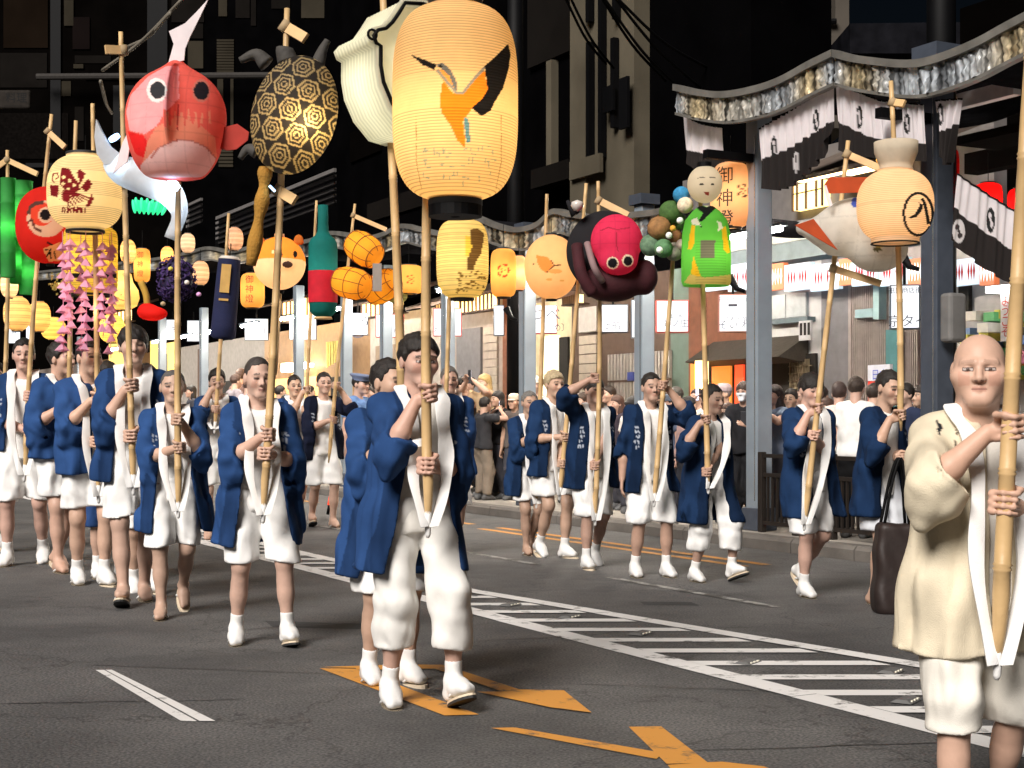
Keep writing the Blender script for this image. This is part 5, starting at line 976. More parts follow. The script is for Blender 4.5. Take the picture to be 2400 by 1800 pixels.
# fox lantern
barrel('round beige lantern painted with an orange fox, beside the octopus', 1292, 626, 126, 150, 13.7, (.78, .50, .26), [(z5((945, 720), (975, 735), (1040, 745), (1085, 790), (1092, 835), (1035, 885), (985, 850), (955, 790)), (.70, .26, .07)), (z5(*thick([(1035, 880), (1100, 820), (1160, 815)], 12)), (.12, .06, .03)), (z5(*thick([(1100, 820), (1075, 775)], 10)), (.12, .06, .03)), (z5(*disc(922, 806, 8)), BLK), (z5(*disc(1060, 940, 26, 12)), (.6, .35, .12)), (z5(*disc(1170, 950, 22, 9)), (.6, .35, .12)), (z5(*disc(1110, 870, 60, 20)), (.68, .34, .12))], p=2.1, rt=.2, nu=130, nv=110, power=5, lcol=(1, .75, .45))
# octopus
o = thing('octopus_lantern', 'pink octopus head lantern with white-ringed eyes on a black disc and maroon cloak', 'octopus lantern', W(1440, 580, 12.55)); k = 12.55/FPX
fig(o, 'head', lambda P: smin(ell(P, (.01, -.12, .04), (60*k, .19, 62*k)), ell(P, (.02, -.17, -.13), (45*k, .13, 34*k)), .05), (-.28, -.4, -.34), (.3, .2, .34), .008, (.66, .035, .10), M_FIG,
    [(z5(*thick([(1640, 530), (1640, 640), (1655, 700)], 7)), (.3, .02, .04)), (z5(*thick([(1500, 520), (1570, 490), (1650, 510), (1760, 490)], 9)), (.35, .02, .05)), (z5(*disc(1607, 798, 54, 54)), (.88, .80, .55)), (z5(*disc(1607, 798, 42, 42)), BLK), (z5(*disc(1738, 778, 50, 54)), (.88, .80, .55)), (z5(*disc(1740, 780, 37, 42)), BLK)])
lamp('bulb', (.02, -.10, .02), 2.2, (1, .6, .6), .05, o)
V, F = surf(lambda P: ell(P, (0, 0, 0), (94*k, .16, 98*k)), (-.42, -.2, -.42), (.42, .2, .42), .018); q = np_mesh('black_disc', V, F, mat('black_cloth', (.006, .005, .007), .9), o, True); q.location = rel(o, 1420, 590, .16)
mar = mat('maroon_cloth', (.045, .006, .010), .85, var=.3, bump=.3)
fig(o, 'cloak', lambda P: smin(ell(P, (-.02, .02, -.30), (.27, .2, .16)), ell(P, (.26, .02, -.25), (.11, .14, .15)), .06), (-.42, -.26, -.56), (.50, .3, .02), .014, (.045, .006, .010), mar)
MB().tube(ribbon_path([rel(o, 1352, 575, -.1), rel(o, 1362, 640, -.2), rel(o, 1390, 690, -.18)], 6), .05, 12).build('arm', mar, o, True); MB().tube(ribbon_path([rel(o, 1376, 570, -.15), rel(o, 1392, 625, -.28), rel(o, 1412, 660, -.2)], 6), .028, 12).build('sucker_band', mat('sucker', (.25, .16, .16), .8), o, True)
for x, y in ((1335, 478), (1530, 540)): MB().tube([rel(o, x+15, y+25, .12), rel(o, x-6, y-8, .12)], [.05, .012], 10).build('horn', MC['black_cloth'], o, True)
MB().lathe([(0, .05), (.05, .03), (.055, 0), (.03, -.04), (0, -.05)], rel(o, 1353, 482, -.02), 14).build('clear_bulb', mat('clear_plastic', (.6, .55, .5), .1, spec=.8), o, True)
# bead tree
o = thing('bead_tree', 'cluster of blue, cream, green and brown balls beside the green doll', 'ball cluster', W(1555, 530, 11.8)); k = 11.8/FPX
for i, (x, y, r_, cc, dy) in enumerate(((1597, 457, 20, (.03, .22, .42), -.1), (1606, 481, 19, (.75, .62, .45), -.15), (1572, 498, 28, (.06, .13, .03), 0), (1590, 520, 20, (.08, .16, .05), .05), (1545, 535, 28, (.28, .14, .05), -.05), (1575, 555, 24, (.30, .13, .05), .08), (1525, 575, 26, (.12, .20, .12), 0), (1555, 582, 22, (.10, .22, .10), -.1), (1580, 590, 22, (.25, .22, .18), -.05), (1568, 552, 8, (.85, .85, .8), -.2), (1546, 586, 8, (.85, .85, .8), -.22), (1594, 517, 8, (.85, .85, .8), -.2), (1598, 574, 14, (.4, .3, .25), -.1), (1577, 535, 7, (.8, .4, .05), -.2))):
    m = MB(); m.lathe([(max(.001, math.sin(q))*r_*k, -math.cos(q)*r_*k) for q in np.linspace(0, math.pi, 12)], rel(o, x, y, dy), 18); m.build('ball', mat('ball_%d' % i, cc, .8, var=.4, scale=25, bump=.5, bscale=90), o, True)
# kimono doll
o = thing('kimono_doll_lantern', 'white-faced doll lantern in a green kimono with black collar', 'doll lantern', W(1655, 560, 11.5)); k = 11.5/FPX; GN = (.13, .46, .07)
pd = [(-1, .93), (-.9, 1), (-.3, 1), (.3, .97), (.65, .85), (.88, .55), (1, .3)]; sv = np.linspace(-1, 1, 90); rr = np.interp(sv, [a for a, b in pd], [b for a, b in pd])*58*k; q = np.linspace(0, 6.283, 120, endpoint=False)
Vt = np.stack([(rr[:, None]*np.cos(q)).ravel(), (rr[:, None]*.85*np.sin(q)).ravel(), np.repeat(sv*93*k+(560-577)*k, 120)], -1); i, j = np.meshgrid(np.arange(89), np.arange(120), indexing='ij'); i, j = i.ravel(), j.ravel(); F = np.stack([i*120+j, i*120+(j+1) % 120, (i+1)*120+(j+1) % 120, (i+1)*120+j], -1)
HNC = (.80, .66, .66); OC = (.80, .40, .02)
C = printed(Vt+np.asarray(o.location), GN, [(z6((450, 480), (490, 465), (575, 500), (660, 460), (700, 470), (590, 570), (540, 620), (500, 630), (545, 550)), BLK), (z6((545, 480), (575, 500), (610, 480), (590, 460)), (.75, .65, .5)), (z6(*thick([(500, 630), (535, 675)], 12)), BLK), (z6((440, 610), (490, 590), (525, 660), (450, 650)), HNC), (z6((665, 620), (700, 630), (720, 680), (670, 710), (680, 660)), HNC), (z6((445, 650), (475, 660), (465, 830), (440, 868), (412, 860), (425, 770)), OC), (z6((705, 690), (740, 660), (778, 890), (755, 900), (725, 870)), OC), (z6((460, 920), (525, 1100), (560, 1120), (440, 1080)), OC), (z6((380, 1150), (430, 1080), (560, 1110), (800, 1080), (800, 1180), (480, 1180)), (.60, .40, .14)), (z6((528, 785), (650, 785), (648, 940), (526, 940)), (.16, .13, .12))], np.asarray(o.location)[1])
inn = (Vt[:, 2] < -.02) & (Vt[:, 1] < 0) & (np.sin(Vt[:, 2]*300) > .6) & (np.abs(Vt[:, 0]-.02) < .12); C[inn] *= .75
np_mesh('kimono', Vt, F, M_PAPER, o, True, C); lamp('bulb', (.03, 0, -.13), 3.6, (.85, 1, .45), .05, o)
fig(o, 'head', lambda P: ell(P, (0, 0, 0), (41*k, 40*k, 44*k)), (-.17, -.17, -.18), (.17, .17, .18), .007, (.70, .62, .50), M_PAPER, [(z6(*disc(532, 302, 20, 7)), BLK), (z6(*disc(627, 303, 16, 8)), BLK), (z6(*thick([(500, 250), (540, 242), (560, 246)], 6)), BLK), (z6(*thick([(600, 246), (630, 240), (655, 248)], 6)), BLK), (z6((550, 370), (600, 368), (592, 398), (572, 396)), (.25, .04, .03))], W(1655-3, 432, 11.5)).location = rel(o, 1652, 432)
MB().lathe([(17*k, -8*k), (17*k, 8*k), (0, 8*k)], rel(o, 1651, 389), 20).build('hat', M_BLACK, o); lamp('bulb', rel(o, 1652, 432), .6, (1, .85, .6), .04, o)
# white fish with orange fins
o = thing('white_fish_lantern', 'white fish lantern with orange fins left of the round crest lantern', 'fish lantern', W(2000, 545, 10.55)); k = 10.55/FPX
fig(o, 'body', lambda P: smin(smin(ell(P, (.03, 0, .06), (85*k, .22, 62*k)), ell(P, (.16, -.05, -.12), (70*k, .18, 55*k)), .1), cap(P, (-.15, 0, 0), (-.36, 0, .03), .16, .05), .1), (-.45, -.3, -.36), (.42, .3, .32), .012, (.60, .56, .50), M_FIG, [(z8b(*disc(385, 460, 34, 45)), (.05, .08, .35)), (z8b((120, 250), (520, 250), (450, 370), (160, 370)), (.62, .09, .03)), (z8b(*disc(590, 835, 26, 24)), (.65, .45, .10)), (z8b(*disc(575, 868, 38, 18)), (.12, .10, .04))]); lamp('bulb', (.0, 0, .05), 2.2, (1, .92, .8), .05, o)
for L_ in (z6((1340, 655), (1500, 600), (1600, 730), (1710, 870), (1640, 830)), z6((1590, 310), (1640, 240), (1975, 240), (1950, 370), (1640, 380))): m = MB(); m.prism([rel(o, *q, -.20) for q in L_], (0, .014, 0)); m.build('fin', mat('fin_orange', (.62, .10, .025), .7, trans=.4), o)
m = MB(); m.prism([rel(o, *q, -.21) for q in z6((1590, 310), (1640, 500), (1665, 480), (1610, 310))], (0, .012, 0)); m.build('fin_edge', MC['fin_white'], o)
# round crest lantern
HP = [(z8b(*thick([(930+125*math.cos(q), 560+182*math.sin(q)) for q in np.linspace(.55, 6.9, 30)], 24)), BLK), (z8b((845, 590), (900, 560), (945, 480), (930, 455), (970, 480), (960, 530), (915, 585), (870, 598)), BLK), (z8b((945, 430), (975, 418), (1000, 470), (1035, 640), (1005, 650), (985, 530), (965, 450)), BLK)]
barrel('peach round lantern with a ringed black character and pale neck', 2098, 483, 176, 172, 9.95, (.87, .62, .40), HP, ribs=40, p=2.5, rt=.45, rb=.62, nu=170, nv=200, power=5.2, lcol=(1, .70, .42), string=0, rings=False)
oo = bpy.data.objects['paper_lantern.%03d' % (len([x for x in bpy.data.objects if x.name.startswith('paper_lantern')])-1)]; k = 9.95/FPX
m = MB(); m.lathe([(40*k, 84*k), (37*k, 92*k), (40*k, 100*k), (50*k, 125*k), (51*k, 150*k), (44*k, 152*k), (30*k, 100*k)], (2*k, 0, 0), 32); m.build('neck', mat('neck_paper', (.62, .54, .42), .85, trans=.35), oo, True); m = MB(); m.lathe([(55*k, -86*k), (57*k, -89*k), (52*k, -89*k)], (0, 0, 0), 32); m.build('rim', M_BLACK, oo, True)

# more lanterns crowding the far end of the street
for i, (x, y, w, h, Y, base, pw) in enumerate(((40, 735, 62, 80, 18, (.86, .60, .28), 4), (92, 742, 52, 70, 19, (.86, .55, .22), 4), (125, 770, 56, 52, 20, (.86, .62, .2), 4), (22, 668, 40, 60, 17, (.80, .60, .42), 3), (262, 770, 58, 66, 19, (.88, .66, .2), 5), (300, 590, 36, 56, 20, (.84, .55, .25), 3), (470, 640, 40, 56, 19, (.70, .50, .36), 2), (392, 600, 30, 44, 22, (.86, .5, .2), 3), (60, 600, 34, 50, 18, (.84, .6, .3), 3), (440, 570, 34, 46, 20, (.62, .5, .42), 2), (550, 560, 40, 54, 20, (.66, .44, .34), 2), (930, 690, 50, 40, 20, (.30, .30, .12), 1))):
    barrel(['cream round lantern low at the left edge', 'amber lantern right of the low cream one', 'yellow lantern just left of the pink streamers', 'pale pink lantern below the green tubes', 'bright yellow lantern behind the tall young man', 'slim amber lantern right of the yellow cylinder', 'dim beige lantern between purple ball and dark banner', 'small orange lantern above the purple ball', 'small amber lantern behind the daruma', 'dim grey lantern right of the silver fish', 'dim pinkish lantern above the left crest lantern', 'dark green straw lantern under the straw bales'][i], x, y, w, h, Y, base, (), p=2.6, rt=.4, nu=40, nv=36, ribs=10, power=pw, group='far lanterns crowding the left')
# ------------------------------------------------------------------ the covered arcade
UZ = np.array([0, 0, 1.])
PN_ = 9.75; BAYS = [2.6*i+9.9 for i in range(0, 16)]
post_px = [(2196, .21, 4.45), (1779, .20, 4.5), (1510, .18, 3.75), (1236, .18, 3.75), (1050, .17, 3.75), (905, .17, 3.75), (812, .17, 3.75), (700, .17, 3.75), (478, .17, 3.75), (380, .17, 3.75), (188, .17, 3.75)]
plab = ['thick dark arcade post beside the round crest lantern', 'grey arcade post right of the green doll', 'blue-grey arcade post behind the man with his fist at his face', 'blue-grey arcade post behind the grey bearded man', 'arcade post hidden behind the front man', 'far arcade post left of the front man', 'far arcade post left of the policeman', 'far arcade post behind the green bottle', 'far arcade post right of the purple ball', 'far arcade post between purple ball and tall young man', 'far arcade post behind the pink streamers']
M_POST = mat('post_paint', (.27, .32, .37), .35, .2, var=.15, scale=3, spec=.5); M_POSTD = mat('post_dark', (.085, .10, .13), .35, .3, var=.15)
for i, (px, w, h) in enumerate(post_px):
    t = tn(px, PN_); o = thing('arcade_post', plab[i], 'arcade post', T(t, PN_, PV), 'posts of the arcade', math.atan2(ND[1], ND[0])-math.pi/2+math.pi/2)
    m = MB(); a = (np.array([0, 1., 0]), np.array([1., 0, 0]), UZ)
    bevel(MB().box((0, 0, h/2), w, w, h, a).build('shaft', M_POSTD if i == 0 else M_POST, o), .012)
    bevel(MB().box((0, 0, .12), w*1.35, w*1.35, .24, a).build('foot', M_POSTD, o), .012)
    MB().box((-.02, w/2+.028, h/2), .05, .04, h-.1, a).build('conduit', M_STEEL, o); MB().box((-w/2-.004, -w*.3, h*.5), .012, .006, h*.86, a).build('trim', mat('trim_bright', (.5, .52, .52), .25, .8), o)
    if i < 4: MB().box((0, 0, h+.06), w*1.5, w*1.5, .12, a).build('cap', M_POSTD, o); MB().box((-.35, 0, h-.55), .08, .7, .09, (np.array([0, 1., 0]), np.array([1., 0, 0]), UZ)).build('bracket', M_BLACK, o)
    if i == 0: bevel(MB().box((.0, -.20, 2.20-PV+.02), .14, .2, .44, a).build('junction_box', mat('box_grey', (.16, .155, .15), .6), o), .03)
    if i in (0, 1, 3): 
        m = MB(); m.tube([(-.1, w/2+.02, 2.55), (-.14, w/2+.10, 2.58), (-.2, w/2+.16, 2.72)], [.02, .03, .05], 10); m.build('spotlight', M_BLACK, o, True)
# canopies: crumpled metal fascia along a waved edge
def fascia(label, pts, hgt, n, name='arcade_canopy', nseg=150, depth_=3.0):
    P = [tz(x, y, n) for x, y in pts]; pth = ribbon_path([(t, z, 0) for t, z in P], 12); ts = np.array([p[0] for p in pth]); zs = np.array([p[1] for p in pth])
    o_ = np.argsort(ts); ts, zs = ts[o_], zs[o_]; tt = np.linspace(ts[0], ts[-1], nseg); zz = np.interp(tt, ts, zs)
    o = thing(name, label, 'canopy', T(tt[nseg//2], n, zz[nseg//2]), 'canopies of the arcade'); L = np.asarray(o.location); rg_ = np.random.RandomState(int(abs(pts[0][0])))
    rows = []; cr = rg_.uniform(-1, 1, (9, nseg)); cr = (cr+np.roll(cr, 1, 1))/2
    for k in range(9): rows.append([T(a, n+.03*cr[k][i]+.02*math.sin(a*11)*(k/8), b-.045-(hgt-.045)*k/8)-L for i, (a, b) in enumerate(zip(tt, zz))])
    m = MB(); m.grid(rows); C = np.zeros((len(m.v), 3), np.float32); q = np.tile(tt, 9); g = .5+.5*np.sin(q*5.1+np.sin(q*2.3)*2); C[:] = np.outer(g, (.62, .50, .30))+np.outer(1-g, (.50, .54, .58)); sk = rg_.rand(nseg); sk = np.clip((sk+np.roll(sk, 1))*1.3-.55, .08, 1.5); C *= np.tile(sk, 9)[:, None]*(.6+.5*rg_.rand(len(C), 1))  # streaks put the light and dark of shiny creased metal into the colour
    m.build('fascia', mat('crumpled_metal', vcol=True, rough=.35, metal=.35, var=.3, scale=6, bump=.3, bscale=14), o, True, C)
    m = MB()
    for dz0, dz1, dn in ((.02, -.05, -.05), (-hgt, -hgt-.03, -.02)):
        m2 = MB(); m2.grid([[T(a, n+dn, b+dz0)-L for a, b in zip(tt, zz)], [T(a, n+dn, b+dz1)-L for a, b in zip(tt, zz)], [T(a, n+.05, b+dz1)-L for a, b in zip(tt, zz)], [T(a, n+.05, b+dz0)-L for a, b in zip(tt, zz)], [T(a, n+dn, b+dz0)-L for a, b in zip(tt, zz)]]); m2.build('edge_beam', mat('edge_metal', (.20, .19, .17), .5, .4, var=.35, scale=4), o)
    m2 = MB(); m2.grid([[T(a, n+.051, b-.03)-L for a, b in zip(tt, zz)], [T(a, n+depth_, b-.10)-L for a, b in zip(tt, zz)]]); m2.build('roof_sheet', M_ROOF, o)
    return o, tt, zz
fascia('high waved canopy with crumpled metal fascia at the right', [(1585, 202), (1640, 214), (1704, 219), (1780, 205), (1838, 184), (1900, 150), (1957, 122)], .285, 9.2)
fascia('high canopy bay rising to the top right corner', [(1958, 122), (2000, 133), (2050, 140), (2110, 146), (2165, 144), (2230, 125), (2300, 95), (2360, 62), (2440, 20)], .285, 9.2)
far = [(1590, 482), (1540, 495), (1475, 502), (1400, 506), (1340, 500), (1300, 494), (1262, 525), (1217, 536), (1170, 528), (1120, 508), (1085, 528), (1040, 545), (985, 535), (945, 528), (900, 548), (860, 556), (815, 548), (775, 545), (730, 562), (690, 568)]
fascia('lower waved canopy from the octopus to the big lantern', far[:10], .26, 9.3); fascia('lower waved canopy behind the straw bales', far[9:], .25, 9.3)
fascia('far canopy behind the dog head and dark banner', [(688, 568), (640, 560), (590, 578), (540, 588), (490, 580), (440, 592), (380, 604), (300, 614), (220, 622), (100, 636), (-60, 650)], .25, 9.3, nseg=180)
for i, t in enumerate(BAYS[1:14]):                        # tube lamps under the roof
    o = thing('arcade_tube_lamp', 'bright tube lamp under the arcade roof, number %s from the right' % ['one', 'two', 'three', 'four', 'five', 'six', 'seven', 'eight', 'nine', 'ten', 'eleven', 'twelve', 'thirteen'][i], 'tube lamp', T(t+1.1, 10.35, 3.42), 'tube lamps under the arcade roof', math.atan2(UD[1], UD[0]))
    MB().tube([(-.55, 0, 0), (.55, 0, 0)], .028, 8).build('tube', TUBE, o); MB().box((0, 0, .05), 1.2, .1, .04).build('holder', M_STEEL, o)
# black and white festival curtains
def curtain(label, n, top, mid, bot, crests, nf=14, amp=.03, ncol=160, nrow=70):
    def col(L, x): return np.interp(x, [p[0] for p in L], [p[1] for p in L])
    xs = np.linspace(top[0][0], top[-1][0], ncol); o = None; V = []; C = []
    for r in range(nrow):
        f = r/(nrow-1)
        for x in xs:
            u = (x-xs[0])/(xs[-1]-xs[0]); xb = bot[0][0]+(bot[-1][0]-bot[0][0])*u; yt, yb = col(top, x), col(bot, xb); xx = x+(xb-x)*f; y = yt+(yb-yt)*f; ym = col(mid, mid[0][0]+(mid[-1][0]-mid[0][0])*u)
            t, z = tz(xx, y, n); V.append(T(t, n+amp*(.25+f)*math.sin(u*nf*6.283+f*1.5)+amp*.5*math.sin(u*nf*2.1*6.28), z)); C.append((.86, .80, .82) if y < ym else (.022, .017, .016))
    V = np.array(V); o = thing('festival_curtain', label, 'curtain', V.mean(0), 'black and white festival curtains'); C = np.array(C, np.float32)
    for x, y, a, b, dark in crests:
        k0, k1 = ((.02, .02, .02), (.74, .68, .70)) if dark else ((.70, .66, .66), (.05, .04, .04))
        C = printed(V, C, [(disc(x, y, a, b), k0), (disc(x-a*.2, y-b*.35, a*.38, b*.26), k1), (disc(x+a*.2, y+b*.35, a*.38, b*.26), k1), (disc(x, y, a*.22, b*.13), k1)])
    i, j = np.meshgrid(np.arange(nrow-1), np.arange(ncol-1), indexing='ij'); i, j = i.ravel(), j.ravel()
    np_mesh('cloth', V-V.mean(0), np.stack([i*ncol+j, (i+1)*ncol+j, (i+1)*ncol+j+1, i*ncol+j+1], -1), mat('curtain_cloth', vcol=True, rough=.9, var=.08, scale=5, trans=.4, bump=.15, bscale=40), o, True, C)
    m = MB(); m.tube([V[c_]-V.mean(0) for c_ in range(0, ncol, 4)], .008, 6); m.build('rope', M_BLACK, o)
    return o
curtain('festival curtain swept up to a peak left of the peach lantern', 9.30, [(1779, 302), (1850, 262), (1957, 192)], [(1779, 376), (1850, 345), (1945, 284)], [(1784, 442), (1820, 446), (1850, 440), (1896, 404), (1930, 368), (1950, 298)], [(1814, 344, 7, 25, True), (1913, 282, 7, 26, True), (1866, 380, 6, 26, False)], nf=9)
curtain('festival curtain from the peak down to the thick post', 9.30, [(1959, 192), (2000, 212), (2062, 236), (2168, 246)], [(1959, 284), (2040, 322), (2100, 334), (2168, 336)], [(1962, 345), (1985, 362), (2060, 372), (2168, 378)], [(2014, 275, 8, 27, True), (2126, 290, 8, 24, True)], nf=8)
curtain('small festival curtain hanging right of the thick post', 9.32, [(2192, 236), (2222, 234), (2254, 232)], [(2200, 310), (2235, 300), (2250, 290)], [(2206, 360), (2216, 388), (2226, 380)], [(2204, 268, 8, 26, True)], nf=3, ncol=70)
curtain('large slanting festival curtain at the right edge', 8.9, [(2244, 408), (2300, 446), (2350, 478), (2420, 520)], [(2234, 486), (2290, 530), (2375, 588), (2420, 612)], [(2224, 562), (2280, 610), (2330, 645), (2420, 690)], [(2322, 516, 10, 30, True), (2247, 542, 15, 28, False)], nf=4, amp=.02)
curtain('white curtain corner under the left end of the high canopy', 9.4, [(1602, 270), (1640, 290), (1690, 300)], [(1602, 350), (1650, 360), (1690, 372)], [(1604, 372), (1650, 420), (1690, 400)], [], nf=3, ncol=60)
# wall and beams behind the high canopy
o = thing('upper_storey', 'grey upper storey with white and teal beams behind the high canopy', 'building', T(tn(1880, 12.4), 12.4, 3.56))
sp(o, 'wall', mat('storey_grey', (.17, .155, .15), .8, var=.15), (2330, 1600, 3.56, 4.9, 12.75, 12.95)); sp(o, 'white_beam', mat('beam_white', (.62, .62, .62), .6), (2140, 1640, zf(1890, 560, 12.2), zf(1890, 514, 12.2), 12.2, 12.5)); sp(o, 'teal_beam', mat('beam_teal', (.16, .21, .23), .5), (2140, 1640, zf(1890, 603, 12.15), zf(1890, 561, 12.15), 12.15, 12.5))
sp(o, 'lit_window', glow('lattice_window', (1., .72, .25), 2.2), (1856, 1925, zf(1890, 487, 12.6), zf(1890, 428, 12.6), 12.6, 12.75))
for x in (1856, 1866, 1887, 1911, 1925): sp(o, 'window_bar', TIMB, (x-1, x+1, zf(1890, 490, 12.6), zf(1890, 426, 12.6), 12.57, 12.598))
sp(o, 'window_bar', TIMB, (1855, 1926, zf(1890, 452, 12.6), zf(1890, 449, 12.6), 12.565, 12.569))
for i, (a, b, y) in enumerate(((1925, 2015, 402), (1895, 1925, 412), (1870, 2060, 424), (1980, 2040, 408))): sp(o, 'strip_lamp', glow('strip_warm', (1., .72, .35), 6.), (a, b, zf(a, y+2.5, 11.8), zf(a, y-2.5, 11.8), 11.8, 11.9))
m = MB(); m.prism([T(tn(2080, 11.2), 11.2, 4.18), T(tn(2080, 11.2), 12.6, 4.75), T(tn(2080, 11.2), 12.6, 4.65), T(tn(2080, 11.2), 11.2, 4.12)], UD*2.2); adopt(m.build('inner_roof', mat('inner_roof', (.13, .10, .08), .8)), o)
# band of festival sign panels
o = thing('sign_panel_band', 'band of pale blue and orange panels with red and white diamonds', 'sign band', T(tn(1900, 12.1), 12.1, 3.1)); LB = glow('panel_blue', (.62, .82, .95), .42); LO = glow('panel_orange', (.85, .22, .08), .3); MKR = mat('mark_red', (.45, .008, .008), .6); MKW = glow('mark_white', (1, 1, 1), .6)
for a, b, kd in ((1650, 1704, 'b'), (1706, 1764, 'b'), (1792, 1836, 'o'), (1838, 1898, 'b'), (1900, 1964, 'b'), (1966, 1994, 'o'), (1996, 2058, 'b'), (2060, 2126, 'b'), (2128, 2160, 'o'), (2162, 2228, 'b'), (2230, 2294, 'b'), (2296, 2330, 'o')):
    x = (a+b)/2; n = 12.1; q = 12 if x < 1960 else 0; z0, z1 = zf(x, 668+q, n), zf(x, 606+q, n); pn = sp(o, 'panel', LB if kd == 'b' else LO, (a, b, z0, z1, n, n+.08))
    for xx in ((x-.22*(b-a)), (x+.22*(b-a))):
        for dx in (-1, 0, 1):
            m = MB(); t = tn(xx+dx*6.5, n-.005); w_ = 3.6/FPX*depth(t, n); m.add([T(t, n-.004, (z0+z1)/2+.11), T(t-w_, n-.004, (z0+z1)/2), T(t, n-.004, (z0+z1)/2-.11), T(t+w_, n-.004, (z0+z1)/2)], [(0, 1, 2, 3)]); adopt(m.build('diamond', MKR if kd == 'b' else MKW), o)
# lanterns that hang from the arcade
def alant(label, cx, cy, w, h, Y, base, txt=(), power=4, ring=None, **kw):
    o = barrel(label, cx, cy, w, h, Y, base, kw.pop('polys', ()), p=5, rt=.55, nu=48, nv=44, power=power, group='lanterns hung from the arcade', string=.3, **kw); k = Y/FPX; R_ = w/2*k
    for s_, sz, fx, fz, mt in txt:
        a0 = -math.pi/2+fx; fun = lambda x, y, a0=a0, fz=fz: (math.cos(a0+x/R_)*(R_*1.012), math.sin(a0+x/R_)*(R_*1.012), y+fz*h*k); text(s_, sz, mt, 'lettering', o, fun, None, None)
    return o
RI = mat('lantern_red_ink', (.35, .02, .02), .7); BI = mat('lantern_black_ink', (.03, .02, .02), .7); PCH = (.84, .50, .28); ORG = (.86, .50, .14)
def flower(cx, cy, r, c): return [(thick([(cx+r*math.cos(a), cy+r*1.1*math.sin(a)) for a in np.linspace(i*1.2566-.45, i*1.2566+.45, 6)], r*.32), c) for i in range(5)]+[(disc(cx+.42*r*math.cos(a), cy+.42*r*math.sin(a), r*.16), c) for a in np.linspace(0, 6.283, 5, endpoint=False)]
alant('tall peach lantern with black characters behind the doll', 1712, 458, 94, 150, 15.9, PCH, [('御', .20, -.45, .25, BI), ('神', .20, -.45, -.10, BI), ('燈', .20, -.45, -.42, BI)], 7, polys=flower(1741, 447, 13, (.05, .03, .03)))
alant('orange lantern with a red flower crest right of the cormorant lantern', 1180, 640, 60, 112, 18., ORG, (), 4, polys=flower(1180, 634, 13, (.45, .03, .02)))
alant('orange lantern with red characters left of the dog head', 592, 681, 56, 80, 22., ORG, [('御', .13, -.1, .28, RI), ('神', .13, -.1, 0, RI), ('燈', .13, -.1, -.28, RI)], 4)
alant('slim orange lantern with red characters left of the purple ball', 333, 622, 38, 78, 24., ORG, [('御', .11, 0, .28, RI), ('神', .11, 0, 0, RI), ('燈', .11, 0, -.28, RI)], 4)
alant('orange crest lantern behind the front pole and straw bales', 958, 655, 70, 66, 20., ORG, (), 4, polys=flower(962, 655, 9, (.45, .05, .02))); alant('small orange lantern between fox and crest lanterns', 1216, 640, 34, 80, 19., PCH, (), 3); alant('peach lantern peeking out above the round crest lantern', 2075, 362, 42, 90, 15., ORG, (), 3)
for i, (x, y, w) in enumerate(((2228, 410, 40), (2316, 478, 66), (2392, 490, 60))): alant(['red glowing lantern beside the thick post', 'red glowing lantern behind the slanting curtain', 'red glowing lantern at the right edge'][i], x, y, w, 96 if i else 120, 14.5, (.72, .012, .012), (), 6, lcol=(1, .25, .2))
# ------------------------------------------------------------------ dark houses above the arcade
def house(label, pxa, pxb, z0, z1, n, wm, cat='building'):
    o = thing('townhouse', label, cat, T(tn((pxa+pxb)/2, n), n, z0)); sp(o, 'wall', wm, (pxa, pxb, z0, z1, n, n+1.5)); return o
h = house('night-dark timber house above the arcade at the left of the doll', 1760, 1484, 3.6, 9.5, 13.2, M_DARK)
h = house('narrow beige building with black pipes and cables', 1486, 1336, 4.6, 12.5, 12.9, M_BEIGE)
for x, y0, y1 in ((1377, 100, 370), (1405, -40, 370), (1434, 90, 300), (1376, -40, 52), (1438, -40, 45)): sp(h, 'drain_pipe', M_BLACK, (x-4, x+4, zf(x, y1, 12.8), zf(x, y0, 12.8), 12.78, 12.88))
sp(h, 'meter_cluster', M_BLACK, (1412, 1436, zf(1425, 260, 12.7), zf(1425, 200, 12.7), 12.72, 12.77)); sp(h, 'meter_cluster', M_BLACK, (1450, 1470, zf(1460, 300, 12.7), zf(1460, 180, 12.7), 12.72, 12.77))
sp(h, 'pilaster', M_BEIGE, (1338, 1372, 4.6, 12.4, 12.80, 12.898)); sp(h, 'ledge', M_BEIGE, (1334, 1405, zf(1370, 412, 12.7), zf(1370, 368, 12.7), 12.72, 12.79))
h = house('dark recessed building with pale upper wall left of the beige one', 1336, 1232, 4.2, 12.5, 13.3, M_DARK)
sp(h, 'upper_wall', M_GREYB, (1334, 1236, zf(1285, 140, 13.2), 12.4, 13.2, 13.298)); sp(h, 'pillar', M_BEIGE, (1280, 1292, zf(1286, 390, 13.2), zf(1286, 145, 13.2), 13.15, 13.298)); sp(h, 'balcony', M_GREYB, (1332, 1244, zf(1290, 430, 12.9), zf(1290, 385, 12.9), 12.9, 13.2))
h = house('night-dark house front behind the big lantern', 1232, 760, 4.0, 13.5, 13.4, M_DARK)
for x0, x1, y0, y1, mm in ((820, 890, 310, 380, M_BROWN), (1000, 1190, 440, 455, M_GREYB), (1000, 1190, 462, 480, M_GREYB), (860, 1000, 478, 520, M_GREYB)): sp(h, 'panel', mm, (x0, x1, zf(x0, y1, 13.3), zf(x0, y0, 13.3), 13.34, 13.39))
M_BEIGE_D = mat('beige_boards_night', (.034, .029, .021), spec=0., rough=.9, var=.35, scale=.4)  # darker copy of the beige, night shade put into its colour
YE = 74.
